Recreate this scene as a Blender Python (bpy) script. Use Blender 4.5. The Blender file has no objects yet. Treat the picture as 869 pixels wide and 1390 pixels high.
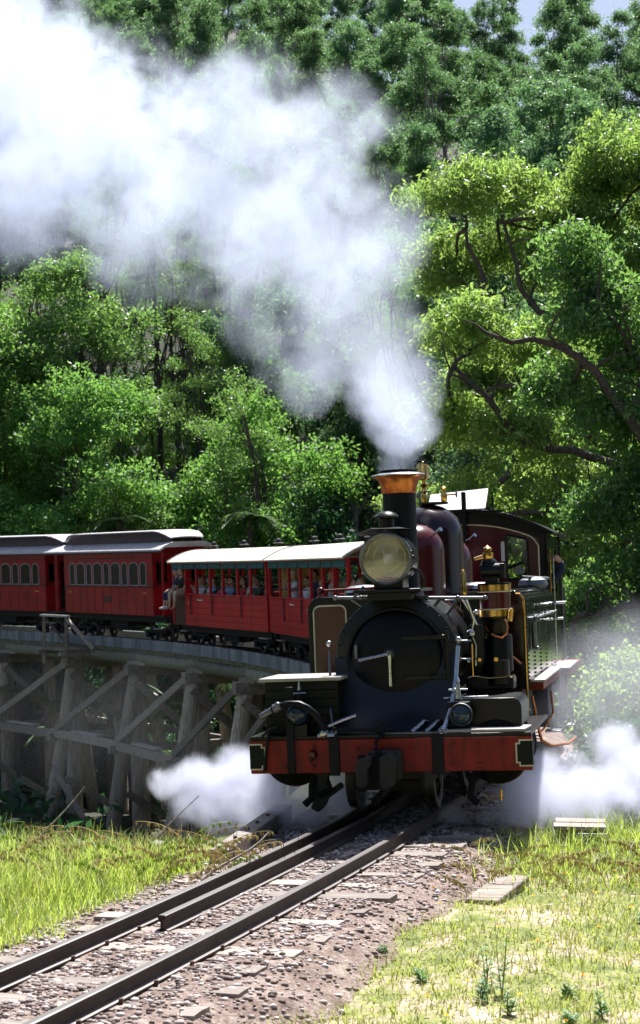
import bpy, bmesh, math, random
import numpy as np
from mathutils import Vector, Matrix, Euler, noise
from mathutils.geometry import tessellate_polygon

random.seed(7)
rng = np.random.default_rng(7)
R = math.radians
scene = bpy.context.scene
col = scene.collection

# ------------------------------------------------------------------ camera, sky, sun, exposure
EYE = 2.23                                    # metres above the zero level (rail top is at -0.08)
cam_data = bpy.data.cameras.new('camera')
cam = bpy.data.objects.new('camera', cam_data)
col.objects.link(cam)
cam.location = (0, 0, EYE)
cam.rotation_euler = (R(90), 0, 0)
cam_data.sensor_fit = 'HORIZONTAL'
cam_data.sensor_width = 36
cam_data.lens = 90.7
cam_data.shift_y = 0.0967
cam_data.dof.use_dof = True
cam_data.dof.focus_distance = 15.6
cam_data.dof.aperture_fstop = 8.0
cam_data.clip_start = 0.1
cam_data.clip_end = 3000
scene.camera = cam

SUN_AZ, SUN_EL = R(14), R(59)                  # from +Y towards +X, and above the horizon
world = bpy.data.worlds.new('World')
scene.world = world
world.use_nodes = True
wn = world.node_tree
sky = wn.nodes.new('ShaderNodeTexSky')
sky.sky_type = 'NISHITA'
sky.sun_disc = False
sky.sun_elevation = SUN_EL
sky.sun_rotation = SUN_AZ
sky.altitude = 300
sky.air_density = 1.0
sky.dust_density = 2.4
wn.links.new(sky.outputs[0], wn.nodes['Background'].inputs[0])
wn.nodes['Background'].inputs[1].default_value = 0.062

sun_data = bpy.data.lights.new('sun', 'SUN')
sun_data.energy = 5.0
sun_data.angle = R(0.53)
sun_data.color = (1.0, 0.98, 0.945)
sun = bpy.data.objects.new('sun', sun_data)
col.objects.link(sun)
sdir = Vector((math.sin(SUN_AZ) * math.cos(SUN_EL), math.cos(SUN_AZ) * math.cos(SUN_EL), math.sin(SUN_EL)))
sun.rotation_euler = sdir.to_track_quat('Z', 'Y').to_euler()
sun.location = sdir * 100

scene.view_settings.view_transform = 'Standard'
scene.view_settings.look = 'None'
scene.view_settings.exposure = 1.12
scene.view_settings.gamma = 1.0
scene.cycles.use_denoising = True
scene.cycles.max_bounces = 8
scene.cycles.diffuse_bounces = 3
scene.cycles.glossy_bounces = 3
scene.cycles.transmission_bounces = 4
scene.cycles.transparent_max_bounces = 8
scene.cycles.volume_bounces = 5
scene.cycles.sample_clamp_indirect = 6
scene.cycles.use_adaptive_sampling = True
scene.cycles.adaptive_threshold = 0.02

# ------------------------------------------------------------------ materials
def newmat(name):
    m = bpy.data.materials.new(name)
    m.use_nodes = True
    return m, m.node_tree, m.node_tree.nodes['Principled BSDF']

def ramp(nt, fac, stops):
    r = nt.nodes.new('ShaderNodeValToRGB')
    els = r.color_ramp.elements
    while len(els) > len(stops): els.remove(els[-1])
    while len(els) < len(stops): els.new(0.5)
    for e, (p, c) in zip(els, stops):
        e.position = p
        e.color = (*c, 1)
    nt.links.new(fac, r.inputs[0])
    return r.outputs[0]

def noise_tex(nt, scale, detail=4, rough=0.6, vec=None, stretch=None, coord='Object'):
    tc = nt.nodes.new('ShaderNodeTexCoord')
    v = tc.outputs[coord]
    if stretch:
        mp = nt.nodes.new('ShaderNodeMapping')
        mp.inputs['Scale'].default_value = stretch
        nt.links.new(v, mp.inputs[0]); v = mp.outputs[0]
    n = nt.nodes.new('ShaderNodeTexNoise')
    n.inputs['Scale'].default_value = scale
    n.inputs['Detail'].default_value = detail
    n.inputs['Roughness'].default_value = rough
    nt.links.new(v, n.inputs['Vector'])
    return n.outputs[0]

def add_bump(nt, b, fac, strength, dist=0.01):
    bp = nt.nodes.new('ShaderNodeBump')
    bp.inputs['Strength'].default_value = strength
    bp.inputs['Distance'].default_value = dist
    nt.links.new(fac, bp.inputs['Height'])
    nt.links.new(bp.outputs[0], b.inputs['Normal'])

def surf(name, c, c2=None, rough=0.5, metal=0.0, scale=6, bump=0.0, stretch=None, rough2=None, spec=None, detail=4, random_tint=0.0):
    """painted / metal / timber surface: two tones mixed by noise, worn gloss"""
    m, nt, b = newmat(name)
    c2 = c2 or tuple(x * 0.7 for x in c)
    n = noise_tex(nt, scale, detail, stretch=stretch)
    out = ramp(nt, n, [(0.3, c2), (0.7, c)])
    if random_tint:
        oi = nt.nodes.new('ShaderNodeObjectInfo')
        hs = nt.nodes.new('ShaderNodeHueSaturation')
        mr = nt.nodes.new('ShaderNodeMapRange')
        mr.inputs[3].default_value = 1 - random_tint; mr.inputs[4].default_value = 1 + random_tint
        nt.links.new(oi.outputs['Random'], mr.inputs[0]); nt.links.new(mr.outputs[0], hs.inputs['Value'])
        nt.links.new(out, hs.inputs['Color']); out = hs.outputs[0]
    nt.links.new(out, b.inputs['Base Color'])
    b.inputs['Metallic'].default_value = metal
    mr = nt.nodes.new('ShaderNodeMapRange')
    mr.inputs[3].default_value = rough
    mr.inputs[4].default_value = rough2 if rough2 is not None else min(1, rough * 1.5)
    nt.links.new(n, mr.inputs[0]); nt.links.new(mr.outputs[0], b.inputs['Roughness'])
    if spec is not None: b.inputs['Specular IOR Level'].default_value = spec
    if bump: add_bump(nt, b, n, bump)
    return m

def leafmat(name, c1, c2, trans, tmix=0.38, rough=0.42, hue=0.03, val=0.35):
    m, nt, b = newmat(name)
    g = nt.nodes.new('ShaderNodeNewGeometry')
    oi = nt.nodes.new('ShaderNodeObjectInfo')
    c = ramp(nt, g.outputs['Random Per Island'], [(0.0, c1), (0.8, c2), (1.0, tuple(x * 1.5 for x in c2))])
    hs = nt.nodes.new('ShaderNodeHueSaturation')
    mh = nt.nodes.new('ShaderNodeMapRange'); mh.inputs[3].default_value = 0.5 - hue; mh.inputs[4].default_value = 0.5 + hue
    mv = nt.nodes.new('ShaderNodeMapRange'); mv.inputs[3].default_value = 1 - val; mv.inputs[4].default_value = 1 + val
    nt.links.new(oi.outputs['Random'], mh.inputs[0]); nt.links.new(mh.outputs[0], hs.inputs['Hue'])
    mm = nt.nodes.new('ShaderNodeMath'); mm.operation = 'FRACT'
    m3 = nt.nodes.new('ShaderNodeMath'); m3.operation = 'MULTIPLY'; m3.inputs[1].default_value = 7.31
    nt.links.new(oi.outputs['Random'], m3.inputs[0]); nt.links.new(m3.outputs[0], mm.inputs[0])
    nt.links.new(mm.outputs[0], mv.inputs[0]); nt.links.new(mv.outputs[0], hs.inputs['Value'])
    nt.links.new(c, hs.inputs['Color'])
    nt.links.new(hs.outputs[0], b.inputs['Base Color'])
    b.inputs['Roughness'].default_value = rough
    t = nt.nodes.new('ShaderNodeBsdfTranslucent')
    mc = nt.nodes.new('ShaderNodeMix'); mc.data_type = 'RGBA'; mc.blend_type = 'MULTIPLY'
    mc.inputs[0].default_value = 1.0
    sc2 = nt.nodes.new('ShaderNodeMix'); sc2.data_type = 'RGBA'
    sc2.inputs[0].default_value = 0.75
    nt.links.new(hs.outputs[0], sc2.inputs[6]); sc2.inputs[7].default_value = (*trans, 1)
    nt.links.new(sc2.outputs[2], t.inputs['Color'])
    mx = nt.nodes.new('ShaderNodeMixShader'); mx.inputs[0].default_value = tmix
    nt.links.new(b.outputs[0], mx.inputs[1]); nt.links.new(t.outputs[0], mx.inputs[2])
    nt.links.new(mx.outputs[0], nt.nodes['Material Output'].inputs['Surface'])
    return m

def glassmat(name, tint, mix=0.12, rough=0.03):
    m, nt, b = newmat(name)
    nt.nodes.remove(b)
    t = nt.nodes.new('ShaderNodeBsdfTransparent'); t.inputs[0].default_value = (*tint, 1)
    g = nt.nodes.new('ShaderNodeBsdfGlossy'); g.inputs['Roughness'].default_value = rough
    fr = nt.nodes.new('ShaderNodeFresnel'); fr.inputs[0].default_value = 1.5
    ad = nt.nodes.new('ShaderNodeMath'); ad.operation = 'ADD'; ad.inputs[1].default_value = mix
    nt.links.new(fr.outputs[0], ad.inputs[0])
    mx = nt.nodes.new('ShaderNodeMixShader')
    nt.links.new(ad.outputs[0], mx.inputs[0]); nt.links.new(t.outputs[0], mx.inputs[1]); nt.links.new(g.outputs[0], mx.inputs[2])
    nt.links.new(mx.outputs[0], nt.nodes['Material Output'].inputs['Surface'])
    return m

M = {}
M['black'] = surf('black_paint', (0.004, 0.005, 0.007), (0.002, 0.002, 0.004), 0.26, spec=0.28, scale=5, bump=0.03)
M['satin_black'] = surf('satin_black_paint', (0.004, 0.006, 0.012), (0.002, 0.003, 0.006), 0.36, spec=0.2, scale=4, bump=0.06)
M['soot'] = surf('sooty_black', (0.008, 0.008, 0.008), (0.003, 0.003, 0.003), 0.7, spec=0.2, scale=9, bump=0.2)
M['apron'] = surf('blue_black_sheet', (0.004, 0.009, 0.026), (0.0015, 0.003, 0.008), 0.22, spec=0.5, scale=3, bump=0.08, rough2=0.6)
M['smokebox'] = surf('dusty_smokebox_black', (0.009, 0.010, 0.012), (0.004, 0.004, 0.006), 0.26, spec=0.5, scale=4, bump=0.06)
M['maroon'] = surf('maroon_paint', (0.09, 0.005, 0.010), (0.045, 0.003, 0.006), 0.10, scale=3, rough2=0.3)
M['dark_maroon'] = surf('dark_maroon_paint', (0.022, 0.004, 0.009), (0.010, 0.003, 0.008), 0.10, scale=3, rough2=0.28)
M['beam_red'] = surf('buffer_beam_red', (0.29, 0.017, 0.010), (0.09, 0.008, 0.006), 0.4, spec=0.3, scale=5, bump=0.1, stretch=(2.2, 2.2, .7), detail=7)
M['coach_red'] = surf('coach_red', (0.40, 0.009, 0.016), (0.19, 0.005, 0.010), 0.22, spec=0.35, scale=2.2, rough2=0.42, random_tint=0.10)
M['open_red'] = surf('open_car_red', (0.58, 0.014, 0.022), (0.38, 0.010, 0.015), 0.3, spec=0.35, scale=2.0, rough2=0.5, random_tint=0.10)
M['coach_dark'] = surf('coach_dark_red', (0.07, 0.012, 0.010), (0.04, 0.008, 0.007), 0.35, scale=3)
M['cream'] = surf('cream_lining', (0.75, 0.70, 0.52), (0.62, 0.57, 0.40), 0.4, scale=8)
M['white_panel'] = surf('white_hatch_paint', (0.72, 0.70, 0.70), (0.55, 0.53, 0.54), 0.5, scale=5)
M['brass'] = surf('polished_brass', (0.80, 0.50, 0.16), (0.55, 0.30, 0.08), 0.16, 1.0, scale=12)
M['copper'] = surf('heated_copper', (0.85, 0.30, 0.10), (0.30, 0.055, 0.02), 0.22, 0.75, scale=11, rough2=0.45, detail=3)
M['copper_pipe'] = surf('copper_pipe', (0.75, 0.30, 0.12), (0.45, 0.15, 0.06), 0.28, 1.0, scale=14)
M['steel'] = surf('bright_steel', (0.62, 0.64, 0.66), (0.40, 0.41, 0.43), 0.22, 1.0, scale=10)
M['dull_steel'] = surf('dull_steel', (0.22, 0.23, 0.25), (0.12, 0.12, 0.13), 0.4, 0.9, scale=10, bump=0.05)
M['box_green'] = surf('green_black_boards', (0.008, 0.011, 0.008), (0.004, 0.005, 0.004), 0.5, spec=0.25, scale=7, bump=0.12, stretch=(1, 6, 6))
M['board_top'] = surf('worn_sunlit_board', (0.44, 0.41, 0.39), (0.32, 0.29, 0.27), 0.55, scale=8, bump=0.1, stretch=(6, 1, 6))  # pale tone also carries the sunlit look of lid, step plate and girt tops
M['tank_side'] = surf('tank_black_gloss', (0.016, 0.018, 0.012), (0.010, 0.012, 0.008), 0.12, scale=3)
M['reflector'] = surf('silvered_reflector', (0.93, 0.91, 0.84), (0.84, 0.78, 0.66), 0.22, 1.0, scale=5)
M['bulb'] = surf('lamp_bulb_glass', (0.75, 0.72, 0.65), (0.6, 0.55, 0.45), 0.08, 0.0, scale=5)
M['glass'] = glassmat('window_glass', (0.9, 0.94, 0.92), 0.015)
M['lens'] = glassmat('headlamp_lens', (0.95, 0.94, 0.90), 0.12, 0.10)
M['lens_dark'] = surf('dark_lamp_lens', (0.02, 0.04, 0.07), (0.01, 0.02, 0.04), 0.06, scale=3)
M['canvas'] = surf('canvas_roof', (0.66, 0.60, 0.50), (0.52, 0.46, 0.38), 0.7, scale=3, bump=0.1)
M['lead_roof'] = surf('grey_coach_roof', (0.52, 0.50, 0.52), (0.38, 0.36, 0.38), 0.55, scale=3, bump=0.05)
M['clere_roof'] = surf('mauve_clerestory_roof', (0.20, 0.13, 0.145), (0.13, 0.08, 0.09), 0.5, scale=3)
M['clere'] = surf('clerestory_side', (0.09, 0.055, 0.07), (0.05, 0.03, 0.04), 0.4, scale=4)
M['blind'] = surf('green_roll_blind', (0.05, 0.15, 0.15), (0.03, 0.09, 0.10), 0.7, scale=6)
M['yellow_wall'] = surf('yellow_partition', (0.55, 0.40, 0.14), (0.42, 0.29, 0.09), 0.5, scale=4)
M['under'] = surf('underframe_black', (0.016, 0.016, 0.018), (0.008, 0.008, 0.009), 0.6, scale=6, bump=0.1)
M['tread'] = surf('wheel_tread_steel', (0.16, 0.15, 0.15), (0.08, 0.07, 0.07), 0.4, 0.8, scale=9)
M['wood_frame'] = surf('window_frame_grey', (0.40, 0.40, 0.42), (0.28, 0.26, 0.28), 0.5, scale=9)
M['seat'] = surf('brown_bench_timber', (0.16, 0.07, 0.035), (0.10, 0.04, 0.02), 0.5, scale=9)
# weathered timber of the trestle
def timber(name, a, b_, dark, stretch, scale=3.0, bump=0.6):
    m, nt, b = newmat(name)
    n = noise_tex(nt, scale, 8, 0.68, stretch=stretch)
    n2 = noise_tex(nt, 0.9, 3)
    c = ramp(nt, n, [(0.28, dark), (0.48, b_), (0.7, a)])
    oi = nt.nodes.new('ShaderNodeObjectInfo')
    mr = nt.nodes.new('ShaderNodeMapRange'); mr.inputs[3].default_value = 0.65; mr.inputs[4].default_value = 1.25
    nt.links.new(oi.outputs['Random'], mr.inputs[0])
    hs = nt.nodes.new('ShaderNodeHueSaturation'); nt.links.new(c, hs.inputs['Color']); nt.links.new(mr.outputs[0], hs.inputs['Value'])
    nt.links.new(hs.outputs[0], b.inputs['Base Color'])
    b.inputs['Roughness'].default_value = 0.8
    add_bump(nt, b, n, bump, 0.02)
    return m
M['post'] = timber('weathered_post', (0.60, 0.50, 0.41), (0.34, 0.27, 0.21), (0.07, 0.055, 0.045), (7, 7, 0.6))
M['brace'] = timber('weathered_brace', (0.40, 0.34, 0.28), (0.22, 0.18, 0.15), (0.07, 0.06, 0.05), (1, 6, 6))
M['deckwood'] = timber('grey_deck_timber', (0.32, 0.34, 0.37), (0.17, 0.19, 0.215), (0.08, 0.09, 0.11), (0.8, 5, 1.5), 3.5)
M['logwood'] = timber('mossy_stringer', (0.30, 0.29, 0.22), (0.18, 0.18, 0.13), (0.06, 0.06, 0.045), (6, 0.7, 6))
M['sleeper'] = timber('sun_bleached_sleeper', (0.44, 0.38, 0.34), (0.28, 0.23, 0.20), (0.18, 0.15, 0.12), (0.8, 8, 8))
M['rail_side'] = surf('rusty_rail', (0.11, 0.06, 0.045), (0.055, 0.03, 0.025), 0.55, 0.35, scale=12, bump=0.15)
def railmat():
    """worn bright on top of the head, rusty on web and foot"""
    m, nt, b = newmat('rail_steel')
    n = noise_tex(nt, 10, 5)
    g = nt.nodes.new('ShaderNodeNewGeometry')
    sx = nt.nodes.new('ShaderNodeSeparateXYZ'); nt.links.new(g.outputs['True Normal'], sx.inputs[0])
    gp = nt.nodes.new('ShaderNodeMath'); gp.operation = 'GREATER_THAN'; gp.inputs[1].default_value = 0.85
    nt.links.new(sx.outputs[2], gp.inputs[0])
    c = ramp(nt, n, [(0.3, (0.025, 0.015, 0.013)), (0.7, (0.065, 0.038, 0.028))])
    mx = nt.nodes.new('ShaderNodeMix'); mx.data_type = 'RGBA'
    nt.links.new(gp.outputs[0], mx.inputs[0]); nt.links.new(c, mx.inputs[6]); mx.inputs[7].default_value = (0.36, 0.33, 0.32, 1)
    nt.links.new(mx.outputs[2], b.inputs['Base Color'])
    mr = nt.nodes.new('ShaderNodeMapRange'); mr.inputs[3].default_value = 0.6; mr.inputs[4].default_value = 0.33
    nt.links.new(gp.outputs[0], mr.inputs[0]); nt.links.new(mr.outputs[0], b.inputs['Roughness'])
    m2 = nt.nodes.new('ShaderNodeMapRange'); m2.inputs[3].default_value = 0.2; m2.inputs[4].default_value = 0.85
    nt.links.new(gp.outputs[0], m2.inputs[0]); nt.links.new(m2.outputs[0], b.inputs['Metallic'])
    return m
M['rail'] = railmat()
M['leaf_gum'] = leafmat('gum_leaves', (0.025, 0.075, 0.035), (0.065, 0.14, 0.05), (0.34, 0.60, 0.12), 0.46, 0.45)
M['leaf_near'] = leafmat('near_gum_leaves', (0.035, 0.085, 0.035), (0.10, 0.17, 0.05), (0.52, 0.76, 0.15), 0.5, 0.40, 0.008, 0.10)
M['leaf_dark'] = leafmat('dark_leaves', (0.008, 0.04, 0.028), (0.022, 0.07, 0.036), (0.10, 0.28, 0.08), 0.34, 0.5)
M['leaf_far'] = leafmat('far_gum_leaves', (0.016, 0.065, 0.05), (0.05, 0.11, 0.06), (0.27, 0.50, 0.16), 0.44, 0.5, 0.045, 0.45)
M['leaf_wattle'] = leafmat('wattle_leaves', (0.035, 0.105, 0.03), (0.09, 0.18, 0.045), (0.34, 0.64, 0.11), 0.47, 0.5)
M['fern'] = leafmat('fern_fronds', (0.05, 0.10, 0.04), (0.09, 0.15, 0.07), (0.30, 0.48, 0.12), 0.4, 0.35)
M['grass'] = leafmat('bank_grass', (0.06, 0.13, 0.02), (0.22, 0.30, 0.06), (0.70, 0.85, 0.14), 0.5, 0.45)
M['straw'] = leafmat('dry_straw', (0.35, 0.27, 0.12), (0.55, 0.45, 0.22), (0.75, 0.62, 0.30), 0.35, 0.6)
M['turf'] = leafmat('short_turf', (0.10, 0.16, 0.025), (0.22, 0.29, 0.05), (0.65, 0.75, 0.14), 0.45, 0.5)
M['litter'] = leafmat('dry_leaves', (0.07, 0.035, 0.02), (0.42, 0.30, 0.20), (0.5, 0.35, 0.2), 0.2, 0.6)
M['petal'] = leafmat('yellow_petals', (0.80, 0.48, 0.02), (0.85, 0.58, 0.03), (0.9, 0.6, 0.03), 0.3, 0.5)
M['white_petal'] = leafmat('white_petals', (0.8, 0.8, 0.75), (0.8, 0.8, 0.78), (0.8, 0.8, 0.75), 0.3, 0.5)
M['bark'] = surf('gum_bark', (0.12, 0.085, 0.075), (0.03, 0.022, 0.022), 0.8, scale=5, bump=0.4, stretch=(4, 4, 0.6))
M['bark_pale'] = surf('pale_gum_bark', (0.36, 0.32, 0.30), (0.16, 0.13, 0.12), 0.75, scale=4, bump=0.3, stretch=(4, 4, 0.7))
def stonemat():
    m, nt, b = newmat('ballast_stone')
    g = nt.nodes.new('ShaderNodeNewGeometry')
    c = ramp(nt, g.outputs['Random Per Island'], [(0.0, (0.05, 0.028, 0.022)), (0.3, (0.18, 0.13, 0.115)), (0.65, (0.38, 0.31, 0.29)), (1.0, (0.62, 0.56, 0.54))])
    nt.links.new(c, b.inputs['Base Color']); b.inputs['Roughness'].default_value = 0.75
    return m
M['stone'] = stonemat()

def groundmat(name, stops, scale, bump):
    m, nt, b = newmat(name)
    n = noise_tex(nt, scale, 10, 0.7)
    n2 = noise_tex(nt, scale * 9, 6, 0.7)
    a = nt.nodes.new('ShaderNodeMath'); a.operation = 'MULTIPLY_ADD'; a.inputs[1].default_value = 0.5
    nt.links.new(n2, a.inputs[0])
    h = nt.nodes.new('ShaderNodeMath'); h.operation = 'MULTIPLY'; h.inputs[1].default_value = 0.5
    nt.links.new(n, h.inputs[0]); nt.links.new(h.outputs[0], a.inputs[2])
    c = ramp(nt, a.outputs[0], stops)
    nt.links.new(c, b.inputs['Base Color'])
    b.inputs['Roughness'].default_value = 0.9
    add_bump(nt, b, n2, bump, 0.02)
    return m
M['soil'] = groundmat('forest_floor', [(0.35, (0.012, 0.014, 0.007)), (0.5, (0.028, 0.032, 0.013)), (0.65, (0.06, 0.055, 0.025))], 0.8, 0.6)
M['bed'] = groundmat('track_gravel', [(0.36, (0.06, 0.037, 0.032)), (0.45, (0.16, 0.105, 0.085)), (0.53, (0.28, 0.205, 0.175)), (0.62, (0.44, 0.36, 0.32))], 4.0, 1.0)
def near_dirt():
    """dry pinkish brown earth with mossy green patches on the level ground by the track, forest floor beyond"""
    nt = M['soil'].node_tree; b = nt.nodes['Principled BSDF']
    old = b.inputs['Base Color'].links[0].from_socket
    n = noise_tex(nt, 2.2, 8, 0.7)
    c = ramp(nt, n, [(0.38, (0.10, 0.13, 0.03)), (0.50, (0.24, 0.25, 0.08)), (0.56, (0.34, 0.27, 0.19)), (0.66, (0.50, 0.40, 0.34))])
    tc = nt.nodes.new('ShaderNodeTexCoord'); sx = nt.nodes.new('ShaderNodeSeparateXYZ'); nt.links.new(tc.outputs['Object'], sx.inputs[0])
    mr = nt.nodes.new('ShaderNodeMapRange'); mr.inputs[1].default_value = 14.5; mr.inputs[2].default_value = 17
    nt.links.new(sx.outputs[1], mr.inputs[0])
    mx = nt.nodes.new('ShaderNodeMix'); mx.data_type = 'RGBA'
    nt.links.new(mr.outputs[0], mx.inputs[0]); nt.links.new(c, mx.inputs[6]); nt.links.new(old, mx.inputs[7])
    nt.links.new(mx.outputs[2], b.inputs['Base Color'])
near_dirt()

# ------------------------------------------------------------------ mesh building
def ortho(d):
    d = Vector(d).normalized()
    a = Vector((0, 0, 1)) if abs(d.z) < 0.9 else Vector((1, 0, 0))
    u = d.cross(a).normalized()
    return u, d.cross(u).normalized()

class MB:
    def __init__(s): s.v = []; s.f = []
    def add(s, vs, fs):
        o = len(s.v); s.v += [tuple(v) for v in vs]; s.f += [tuple(i + o for i in f) for f in fs]; return s
    def box(s, x0, x1, y0, y1, z0, z1, mat=None):
        vs = [Vector(p) for p in ((x0, y0, z0), (x1, y0, z0), (x1, y1, z0), (x0, y1, z0), (x0, y0, z1), (x1, y0, z1), (x1, y1, z1), (x0, y1, z1))]
        if mat: vs = [mat @ v for v in vs]
        return s.add(vs, [(0, 3, 2, 1), (4, 5, 6, 7), (0, 1, 5, 4), (1, 2, 6, 5), (2, 3, 7, 6), (3, 0, 4, 7)])
    def beam(s, p0, p1, w, h, roll=0):
        """squared timber from p0 to p1: w across, h up"""
        p0, p1 = Vector(p0), Vector(p1); d = (p1 - p0)
        up = Vector((0, 0, 1)) if abs(d.normalized().z) < 0.95 else Vector((0, 1, 0))
        sd = d.cross(up).normalized(); u = sd.cross(d).normalized()
        if roll: q = Matrix.Rotation(roll, 3, d.normalized()); sd = q @ sd; u = q @ u
        vs = [p + sd * a * w / 2 + u * b * h / 2 for p in (p0, p1) for a, b in ((-1, -1), (1, -1), (1, 1), (-1, 1))]
        return s.add(vs, [(0, 1, 2, 3), (7, 6, 5, 4), (0, 4, 5, 1), (1, 5, 6, 2), (2, 6, 7, 3), (3, 7, 4, 0)])
    def tube(s, p0, p1, r0, r1=None, n=12, cap=True):
        r1 = r0 if r1 is None else r1
        p0, p1 = Vector(p0), Vector(p1); u, w = ortho(p1 - p0)
        vs = [p + (u * math.cos(2 * math.pi * i / n) + w * math.sin(2 * math.pi * i / n)) * r for p, r in ((p0, r0), (p1, r1)) for i in range(n)]
        fs = [(i, (i + 1) % n, n + (i + 1) % n, n + i) for i in range(n)]
        if cap: fs += [tuple(range(n))[::-1], tuple(range(n, 2 * n))]
        return s.add(vs, fs)
    def path(s, pts, r, n=8, cap=True):
        pts = [Vector(p) for p in pts]; k = len(pts)
        rs = r if isinstance(r, (list, tuple)) else [r] * k
        u = None; vs = []
        for i, p in enumerate(pts):
            d = (pts[min(i + 1, k - 1)] - pts[max(i - 1, 0)]).normalized()
            if u is None: u, w = ortho(d)
            else: u = (u - d * u.dot(d)).normalized(); w = d.cross(u)
            vs += [p + (u * math.cos(2 * math.pi * j / n) + w * math.sin(2 * math.pi * j / n)) * rs[i] for j in range(n)]
        fs = [(i * n + j, i * n + (j + 1) % n, (i + 1) * n + (j + 1) % n, (i + 1) * n + j) for i in range(k - 1) for j in range(n)]
        if cap: fs += [tuple(range(n))[::-1], tuple(range((k - 1) * n, k * n))]
        return s.add(vs, fs)
    def lathe(s, prof, o=(0, 0, 0), axis='z', n=32):
        """profile of (radius, height) turned round an axis through o"""
        o = Vector(o); vs = []
        for r, h in prof:
            for i in range(n):
                a = 2 * math.pi * i / n; c, q = max(r, 1e-4) * math.cos(a), max(r, 1e-4) * math.sin(a)
                vs.append(o + Vector({'z': (c, q, h), 'y': (c, h, q), 'x': (h, c, q)}[axis]))
        k = len(prof)
        return s.add(vs, [(i * n + j, i * n + (j + 1) % n, (i + 1) * n + (j + 1) % n, (i + 1) * n + j) for i in range(k - 1) for j in range(n)])
    def ball(s, c, r, n=10, m=8):
        rx, ry, rz = r if isinstance(r, (list, tuple)) else (r, r, r); c = Vector(c)
        vs = [c + Vector((0, 0, -rz))]
        for i in range(1, m):
            t = -math.pi / 2 + math.pi * i / m
            vs += [c + Vector((rx * math.cos(t) * math.cos(2 * math.pi * j / n), ry * math.cos(t) * math.sin(2 * math.pi * j / n), rz * math.sin(t))) for j in range(n)]
        vs.append(c + Vector((0, 0, rz)))
        fs = [(0, 1 + (j + 1) % n, 1 + j) for j in range(n)]
        fs += [(1 + i * n + j, 1 + i * n + (j + 1) % n, 1 + (i + 1) * n + (j + 1) % n, 1 + (i + 1) * n + j) for i in range(m - 2) for j in range(n)]
        L = 1 + (m - 1) * n
        fs += [(L, L - n + j, L - n + (j + 1) % n) for j in range(n)]
        return s.add(vs, fs)
    def plate(s, loops, d0, d1, plane='xz'):
        """flat plate with holes: outline first, then holes; extruded from d0 to d1"""
        def P(a, b, d): return {'xz': (a, d, b), 'yz': (d, a, b), 'xy': (a, b, d)}[plane]
        tri = tessellate_polygon([[Vector((a, b, 0)) for a, b in lp] for lp in loops])
        flat = [p for lp in loops for p in lp]; n = len(flat)
        vs = [P(a, b, d0) for a, b in flat] + [P(a, b, d1) for a, b in flat]
        fs = [tuple(t) for t in tri] + [tuple(i + n for i in t[::-1]) for t in tri]
        o = 0
        for lp in loops:
            k = len(lp)
            fs += [(o + i, o + (i + 1) % k, n + o + (i + 1) % k, n + o + i) for i in range(k)]
            o += k
        return s.add(vs, fs)
    def mesh(s, name, smooth=40, merge=False):
        me = bpy.data.meshes.new(name)
        me.from_pydata(s.v, [], s.f)
        bm = bmesh.new(); bm.from_mesh(me)
        if merge: bmesh.ops.remove_doubles(bm, verts=bm.verts, dist=1e-4)
        bmesh.ops.recalc_face_normals(bm, faces=bm.faces)
        bm.to_mesh(me); bm.free()
        if smooth:
            me.shade_smooth(); me.set_sharp_from_angle(angle=R(smooth))
        return me
    def build(s, name, mat, parent=None, smooth=40, bevel=0.0, kind=None):
        me = s.mesh(name, smooth)
        me.materials.append(M[mat] if isinstance(mat, str) else mat)
        o = bpy.data.objects.new(name, me); col.objects.link(o)
        if parent: o.parent = parent
        if kind: o['kind'] = kind
        if bevel:
            b = o.modifiers.new('edge', 'BEVEL'); b.width = bevel; b.segments = 2; b.limit_method = 'ANGLE'; b.angle_limit = R(50)
        return o

def tag(o, label, cat, group=None):
    o['label'] = label; o['category'] = cat
    if group: o['group'] = group
    return o
def thing(name, label, cat, loc=(0, 0, 0), rot=(0, 0, 0), group=None):
    o = bpy.data.objects.new(name, None); col.objects.link(o)
    o.empty_display_size = 0.3
    o.location = loc; o.rotation_euler = rot
    return tag(o, label, cat, group)
def place(name, me, parent=None, loc=(0, 0, 0), rot=(0, 0, 0), scale=(1, 1, 1)):
    o = bpy.data.objects.new(name, me); col.objects.link(o)
    if parent: o.parent = parent
    o.location = loc; o.rotation_euler = rot; o.scale = scale
    return o
def fast_mesh(name, verts, faces, mat, smooth=False):
    """numpy quads or triangles straight into a mesh"""
    me = bpy.data.meshes.new(name)
    k = faces.shape[1]; nf = faces.shape[0]
    me.vertices.add(len(verts)); me.vertices.foreach_set('co', verts.astype(np.float32).ravel())
    me.loops.add(nf * k); me.loops.foreach_set('vertex_index', faces.astype(np.int32).ravel())
    me.polygons.add(nf)
    me.polygons.foreach_set('loop_start', np.arange(0, nf * k, k, dtype=np.int32))
    if smooth: me.polygons.foreach_set('use_smooth', np.ones(nf, dtype=bool))
    me.update(calc_edges=True)
    me.materials.append(M[mat])
    return me

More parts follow.
